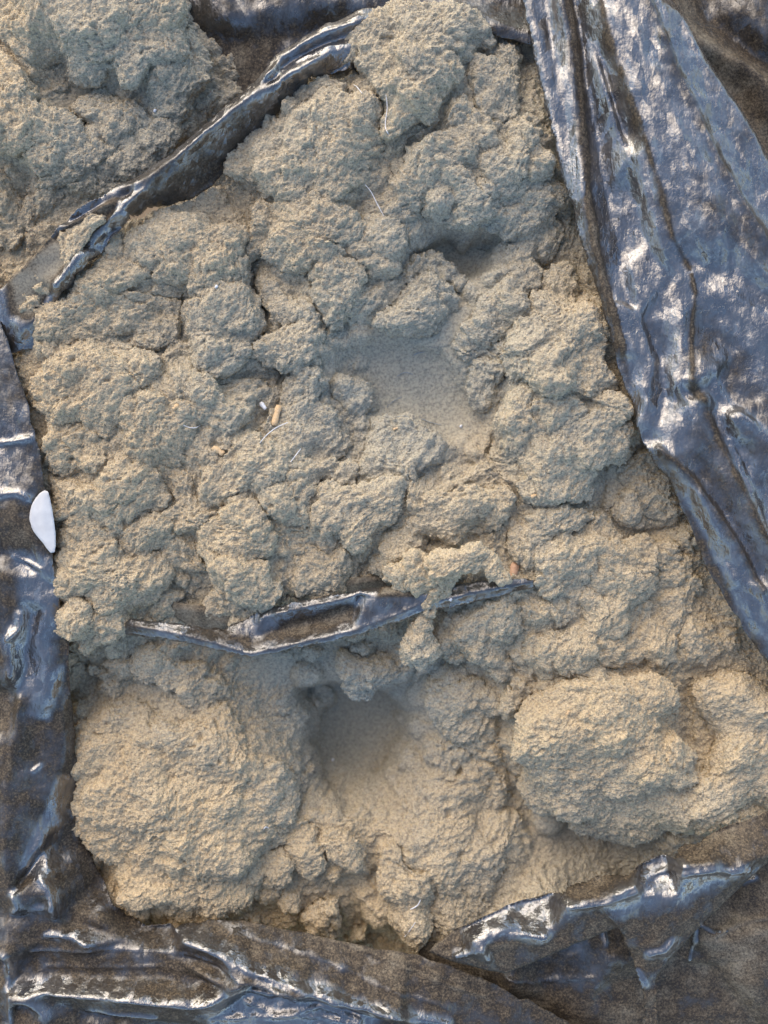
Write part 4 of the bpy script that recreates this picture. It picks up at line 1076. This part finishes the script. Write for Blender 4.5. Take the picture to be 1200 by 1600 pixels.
clump('broad grey clump against the top of the draped bag', [(775, 150, 42), (815, 215, 36), (785, 255, 36), (750, 130, 30), (840, 260, 26)], lift=8)
clump('lump between the slanting ridge and the draped bag', [(712, 330, 32), (740, 320, 30), (765, 345, 22), (710, 275, 22), (725, 300, 22)], lift=10)
clump('grey clump beside the draped bag, above the upper hollow on its right', [(830, 330, 34), (800, 345, 30), (850, 375, 28), (862, 310, 24), (820, 370, 20)], lift=8)
clump('curved ridge right of the upper hollow', [(812, 398, 24), (824, 435, 26), (802, 468, 30), (772, 492, 28), (748, 522, 24), (728, 544, 18)], lift=14)
clump('upper part of the large right-hand mass, beside the draped bag', [(880, 450, 34), (862, 488, 40), (832, 528, 40), (890, 525, 46), (930, 515, 32), (812, 570, 34), (870, 585, 44), (928, 590, 38)], lift=10)
clump('lower part of the large right-hand mass, with a sharp flat face', [(832, 655, 42), (862, 705, 42), (905, 690, 46), (945, 690, 34), (802, 690, 30), (850, 748, 34), (900, 750, 34), (945, 640, 30)], lift=12)
clump('small lump hanging over the right shore of the smooth hollow', [(762, 578, 22), (746, 598, 19), (752, 618, 14)], lift=16)
clump('small pinkish oval clump below the sharp flat face', [(868, 800, 24), (895, 808, 22), (850, 808, 16), (918, 815, 12)], lift=14)
clump('shaded round clump close under the edge of the draped bag', [(998, 735, 32), (1010, 775, 30), (985, 795, 24), (1035, 790, 20)], lift=6)
clump('rough clump right of the pinkish wood chip', [(885, 868, 30), (868, 898, 24), (915, 878, 26), (855, 860, 18)], lift=12)
clump('ragged clump with a tan top, near the draped bag', [(960, 880, 28), (990, 888, 26), (950, 915, 22), (1030, 870, 22), (1000, 860, 22)], lift=10)
clump('square block of dust at right centre', [(928, 945, 20), (952, 942, 20), (930, 968, 18), (955, 968, 18)], lift=14, k=4)
clump('wide clump just above the large oval clump', [(880, 1000, 32), (850, 1015, 28), (920, 1000, 28), (960, 1008, 22), (900, 1025, 22)], lift=10)
clump('slanting crumbly clump above the bridge of dust on the strip', [(690, 795, 32), (728, 800, 32), (760, 808, 28), (700, 825, 26), (662, 825, 24), (782, 792, 18)], lift=14)
clump('small rough clump left of the bridge of dust on the strip', [(640, 865, 24), (620, 880, 20), (602, 892, 16), (655, 842, 16)], lift=12)
clump('bridge of dust lying across the middle strip beside the pinkish wood chip', [(655, 900, 26), (695, 890, 24), (735, 882, 20), (620, 905, 18), (765, 895, 13), (782, 906, 9), (690, 912, 18)], lift=100)
clump('thin drip of dust hanging down over the middle strip', [(676, 930, 11), (668, 945, 12), (662, 965, 11), (655, 985, 14), (645, 1003, 18), (662, 1008, 16), (638, 1018, 12), (655, 1022, 12)], lift=138, k=4)
clump('lump between the wood chip and the square block', [(822, 848, 24), (842, 830, 24), (805, 862, 18)], lift=10)
clump('rounded grey clump under the right end of the strip', [(740, 975, 36), (700, 985, 32), (780, 960, 32), (760, 1008, 28), (710, 1015, 22)], lift=10)
clump('shaded clump under the left half of the strip', [(270, 1048, 24), (305, 1058, 24), (335, 1068, 20), (312, 1078, 14), (238, 1030, 26)], lift=16)
clump('round clump hanging under the strip over the deep hollow', [(570, 1045, 26), (592, 1040, 26), (566, 1068, 16), (548, 1035, 18)], lift=18)
clump('biggest tan boulder of dust at lower left', [(200, 1145, 58), (260, 1165, 62), (320, 1200, 80), (240, 1250, 86), (335, 1290, 92), (250, 1345, 68), (330, 1370, 56), (400, 1240, 58), (425, 1290, 40), (180, 1200, 44), (190, 1300, 48), (390, 1350, 42), (270, 1395, 38), (165, 1180, 40), (160, 1260, 36)], lift=-6, squash=0.52, k=5, crumbs=11)
clump('ragged lump on the left shore of the deep hollow', [(460, 1225, 20), (470, 1205, 17), (455, 1245, 15)], lift=18)
clump('round tan ball of dust below the deep hollow', [(530, 1330, 22), (550, 1342, 20), (518, 1318, 16), (562, 1352, 12)], lift=22)
clump('small ball of dust at the lower right foot of the biggest boulder', [(435, 1365, 22), (450, 1368, 15), (424, 1356, 14)], lift=20)
clump('low bump left of the round tan ball', [(480, 1338, 22), (468, 1312, 20), (488, 1355, 15)], lift=14)
clump('egg-shaped clump standing over the dark gap at the bottom', [(625, 1395, 34), (640, 1432, 32), (622, 1355, 20), (652, 1378, 22), (645, 1455, 18)], lift=22)
clump('small lump left of the dark gap at the bottom', [(500, 1438, 22), (520, 1428, 18), (512, 1452, 14)], lift=18)
clump('small round lump at the left shoulder of the large oval clump', [(800, 1092, 18), (790, 1108, 13), (812, 1082, 12)], lift=18)
clump('shaded lump right of the deep hollow', [(700, 1108, 28), (728, 1090, 26), (690, 1085, 18)], lift=8)
clump('large oval clump at lower right, smooth and tan', [(865, 1140, 62), (945, 1115, 66), (900, 1195, 76), (985, 1175, 74), (1018, 1090, 40), (960, 1235, 62), (860, 1225, 48), (1030, 1215, 52), (920, 1262, 40), (1000, 1262, 40), (955, 1285, 32), (1070, 1255, 44), (1110, 1240, 34)], lift=66, squash=0.7, rough=0.85, k=7, crumbs=5)
clump('round lobe stuck to the right flank of the large oval clump', [(1050, 1175, 34), (1064, 1195, 28), (1035, 1200, 26)], lift=108, squash=0.8, rough=0.85, k=5, crumbs=4)
clump('tan clump cut by the right photo edge beside the large oval clump', [(1150, 1110, 46), (1190, 1140, 54), (1122, 1088, 30), (1165, 1190, 54), (1105, 1245, 44), (1205, 1220, 48)], lift=56, squash=0.72, rough=0.85, k=7, crumbs=5)
clump('flat dusting of crumbs piled on the lower end of the twisted rim', [(96, 402, 20, 34), (128, 376, 16, 38), (156, 352, 11, 42), (72, 436, 20, 30), (50, 468, 16, 26), (112, 388, 17, 36)], lift=0, squash=0.36, crumbs=9)

# ------------------------------------------------------------------ small things lying in the dust
dg = None


def top_z(px, py):
    """Height of whatever lies on top at that spot."""
    dgx = bpy.context.evaluated_depsgraph_get()
    o = Vector((0, 0, D * S))
    d = (Vector(((px - 600) * S, (800 - py) * S, 0)) - o).normalized()
    ok, loc, *_ = scene.ray_cast(dgx, o, d)
    return loc.z / S if ok else 0.0


def chip(name, label, px, py, w, l, t, ang, tilt, mat, lift=2.0, group=None, cat='wood chip', bow=0.0):
    """A splintered flake: long tapered slab with ragged ends."""
    z = top_z(px, py) + lift
    x0, y0, z = W(px, py, z)
    n = 7
    r = np.random.default_rng(int(px * 13 + py))
    vs_, fs = [], []
    for i in range(n):
        u = i / (n - 1) - 0.5
        hw = w / 2 * (0.55 + 0.5 * r.random()) * (1 if abs(u) < 0.4 else 0.7) 
        e = (r.random() - 0.5) * 0.06 * l
        for sx, sz in ((-1, -1), (1, -1), (1, 1), (-1, 1)):
            vs_.append((sx * hw, u * l + e * sx, sz * t / 2 + bow * (0.25 - u * u) * 4 + (r.random() - .5) * t * 0.3))
    for i in range(n - 1):
        a = i * 4
        for j in range(4):
            fs.append((a + j, a + (j + 1) % 4, a + 4 + (j + 1) % 4, a + 4 + j))
    fs += [(3, 2, 1, 0), tuple(n * 4 - 4 + k for k in range(4))]
    v = np.array(vs_)
    ct, st = math.cos(tilt), math.sin(tilt)
    v = np.stack([v[:, 0], v[:, 1] * ct - v[:, 2] * st, v[:, 1] * st + v[:, 2] * ct], 1)
    c, s = math.cos(ang), math.sin(ang)
    v = np.stack([v[:, 0] * c - v[:, 1] * s + x0, v[:, 0] * s + v[:, 1] * c + y0, v[:, 2] + z], 1)
    o = make_mesh(name, v, np.array(fs), mat, smooth=False)
    return tag(o, label, cat, group)


def fibre(label, pts, rad, mat, name='fibre', cat='fibre', group='stray fibres and hairs in the dust', lift=2.5):
    P3 = []
    for (px, py) in pts:
        P3.append(np.array(W(px, py, top_z(px, py) + lift)))
    P3 = np.array(P3)
    zz = P3[:, 2].copy()
    P3[:, 2] = np.maximum(zz, np.linspace(zz[0], zz[-1], len(zz)))
    t = np.linspace(0, len(P3) - 1, (len(P3) - 1) * 5 + 1)
    Q = []
    for a in t:
        i = min(int(a), len(P3) - 2)
        f = a - i
        p0, p1, p2, p3 = P3[max(i - 1, 0)], P3[i], P3[i + 1], P3[min(i + 2, len(P3) - 1)]
        Q.append(0.5 * (2 * p1 + (p2 - p0) * f + (2 * p0 - 5 * p1 + 4 * p2 - p3) * f * f + (3 * p1 - p0 - 3 * p2 + p3) * f ** 3))
    Q = np.array(Q)
    T = np.gradient(Q, axis=0)
    T /= np.linalg.norm(T, axis=1, keepdims=True) + 1e-9
    sd = np.cross(T, [0, 0, 1.0])
    sd /= np.linalg.norm(sd, axis=1, keepdims=True) + 1e-9
    up = np.cross(sd, T)
    vs_ = []
    for i in range(len(Q)):
        rr = 0.85 * rad * (0.55 + 0.45 * math.sin(math.pi * (i + 0.5) / len(Q)))
        for k in range(5):
            a = 2 * math.pi * k / 5
            vs_.append(Q[i] + rr * (math.cos(a) * sd[i] + math.sin(a) * up[i]))
    fs = [(i * 5 + k, i * 5 + (k + 1) % 5, i * 5 + 5 + (k + 1) % 5, i * 5 + 5 + k) for i in range(len(Q) - 1) for k in range(5)]
    o = make_mesh(name, np.array(vs_), np.array(fs), mat)
    return tag(o, label, cat, group)


WG = 'bits of wood in the dust'
chip('wood_chip', 'pale wood splinter standing out of the dust left of the smooth hollow', 432, 649, 11, 34, 2.2, 0.22, 0.25, WOOD, 5, WG)
chip('wood_chip', 'short yellowish wood chip below left of the wood splinter', 341, 704, 10, 20, 2, -1.0, 0.1, WOOD, 2, WG)
chip('wood_chip', 'tiny bright yellow chip on the left clumps', 275, 636, 8, 11, 3, 0.9, 0.2, WOOD, 2, WG)
chip('wood_chip', 'pinkish wood chip upright at the right end of the middle strip', 803, 892, 15, 27, 3, 0.25, 0.3, WOOD_PINK, 5, WG)
chip('wood_chip', 'tiny yellow chip below the sharp flat face at right', 834, 775, 6, 9, 2, 1.2, 0.1, WOOD, 2, WG)
chip('wood_chip', 'tiny tan crumb at the lower edge of the smooth hollow', 618, 670, 4, 8, 2, 1.3, 0, WOOD, 2, WG)
chip('wood_chip', 'tiny yellow crumb on the large oval clump', 888, 1114, 5, 7, 2, 0.5, 0, WOOD, 2, WG)
chip('plastic_flake', 'clear plastic flake just left of the wood splinter', 411, 634, 8, 14, 1.2, -0.7, 0.2, FIBRE, 4, None, 'plastic flake')
for (px, py, lab) in ((720, 666, 'tiny white grain on the right floor of the smooth hollow'), (520, 1187, 'tiny white grain on the floor of the deep hollow'), (338, 448, 'tiny white grain on the big left clump'), (242, 173, 'tiny white grain in the upper left heap'), (704, 937, 'tiny white grain on the right part of the strip')):
    chip('white_grain', lab, px, py, 4.2, 5, 3.4, 0.6, 0.2, FIBRE, 1.5, 'tiny white grains', 'grain')
fibre('curly white hair hanging below the tall overhanging clump', [(603, 148), (605, 170), (602, 195), (606, 208), (614, 217)], 0.9, FIBRE)
fibre('straight thin fibre on the slope above the upper hollow', [(570, 288), (580, 305), (590, 322), (600, 338)], 0.7, FIBRE)
fibre('straight shiny fibre crossing the foot of the wood splinter', [(406, 692), (420, 680), (435, 668), (450, 660)], 0.9, FIBRE, lift=5)
fibre('short shiny fibre right of the fibrous slanting clump', [(454, 722), (462, 712), (470, 701)], 0.9, FIBRE)
fibre('curved dark-ended hair under the tiny yellow chip', [(286, 664), (296, 668), (306, 668), (313, 664)], 0.7, FIBRE)
fibre('kinked white fibre on the egg-shaped clump at the bottom', [(641, 1421), (648, 1417), (653, 1411), (657, 1406)], 1.1, FIBRE)
fibre('white hair hanging into the dark gap at the bottom', [(632, 1464), (640, 1454), (649, 1441)], 0.8, FIBRE)
fibre('tiny curled hair on the right flank of the biggest boulder', [(412, 1296), (415, 1292), (420, 1294)], 0.8, FIBRE)
fibre('two-ended white thread under the flat log', [(552, 132), (558, 140), (566, 146)], 0.8, FIBRE)
for pts, lab in (([(640, 560), (652, 552), (664, 550)], 'blue thread uppermost on the floor of the smooth hollow'), ([(620, 588), (632, 582), (645, 585)], 'blue thread second from the top in the smooth hollow'), ([(604, 636), (616, 626), (628, 620)], 'slanting blue thread at the left in the smooth hollow'),
                 ([(618, 652), (630, 650), (640, 652)], 'short blue thread lowest in the smooth hollow'), ([(655, 652), (672, 660), (690, 664)], 'long faint blue thread at the lower right of the smooth hollow')):
    fibre(lab, pts, 0.6, BLUE, 'blue_thread', 'thread', 'blue threads in the smooth hollow', lift=0.4)

# -- torn white scrap on the edge of the left sheet
edge = [(70, 766), (63, 770), (56, 778), (50, 788), (47, 799), (46, 810), (48, 821), (53, 831), (60, 840), (67, 848), (73, 857), (79, 864), (85, 863), (87, 852), (87, 836), (85, 818), (82, 798), (78, 778), (75, 768)]
zt = max(top_z(60, 800), top_z(66, 830), top_z(56, 815))
scrap = film('white_scrap', [(x, y, zt + 2 + (1.5 if x > 70 else 0)) for x, y in edge], [[(68, 775, zt + 5), (66, 800, zt + 6), (70, 830, zt + 6), (80, 858, zt + 4)]], None, 40, 1.3, 0.35, 1.0, 0.0, mat=WHITE)
tag(scrap, 'small rounded white scrap on the edge of the left sheet', 'scrap')
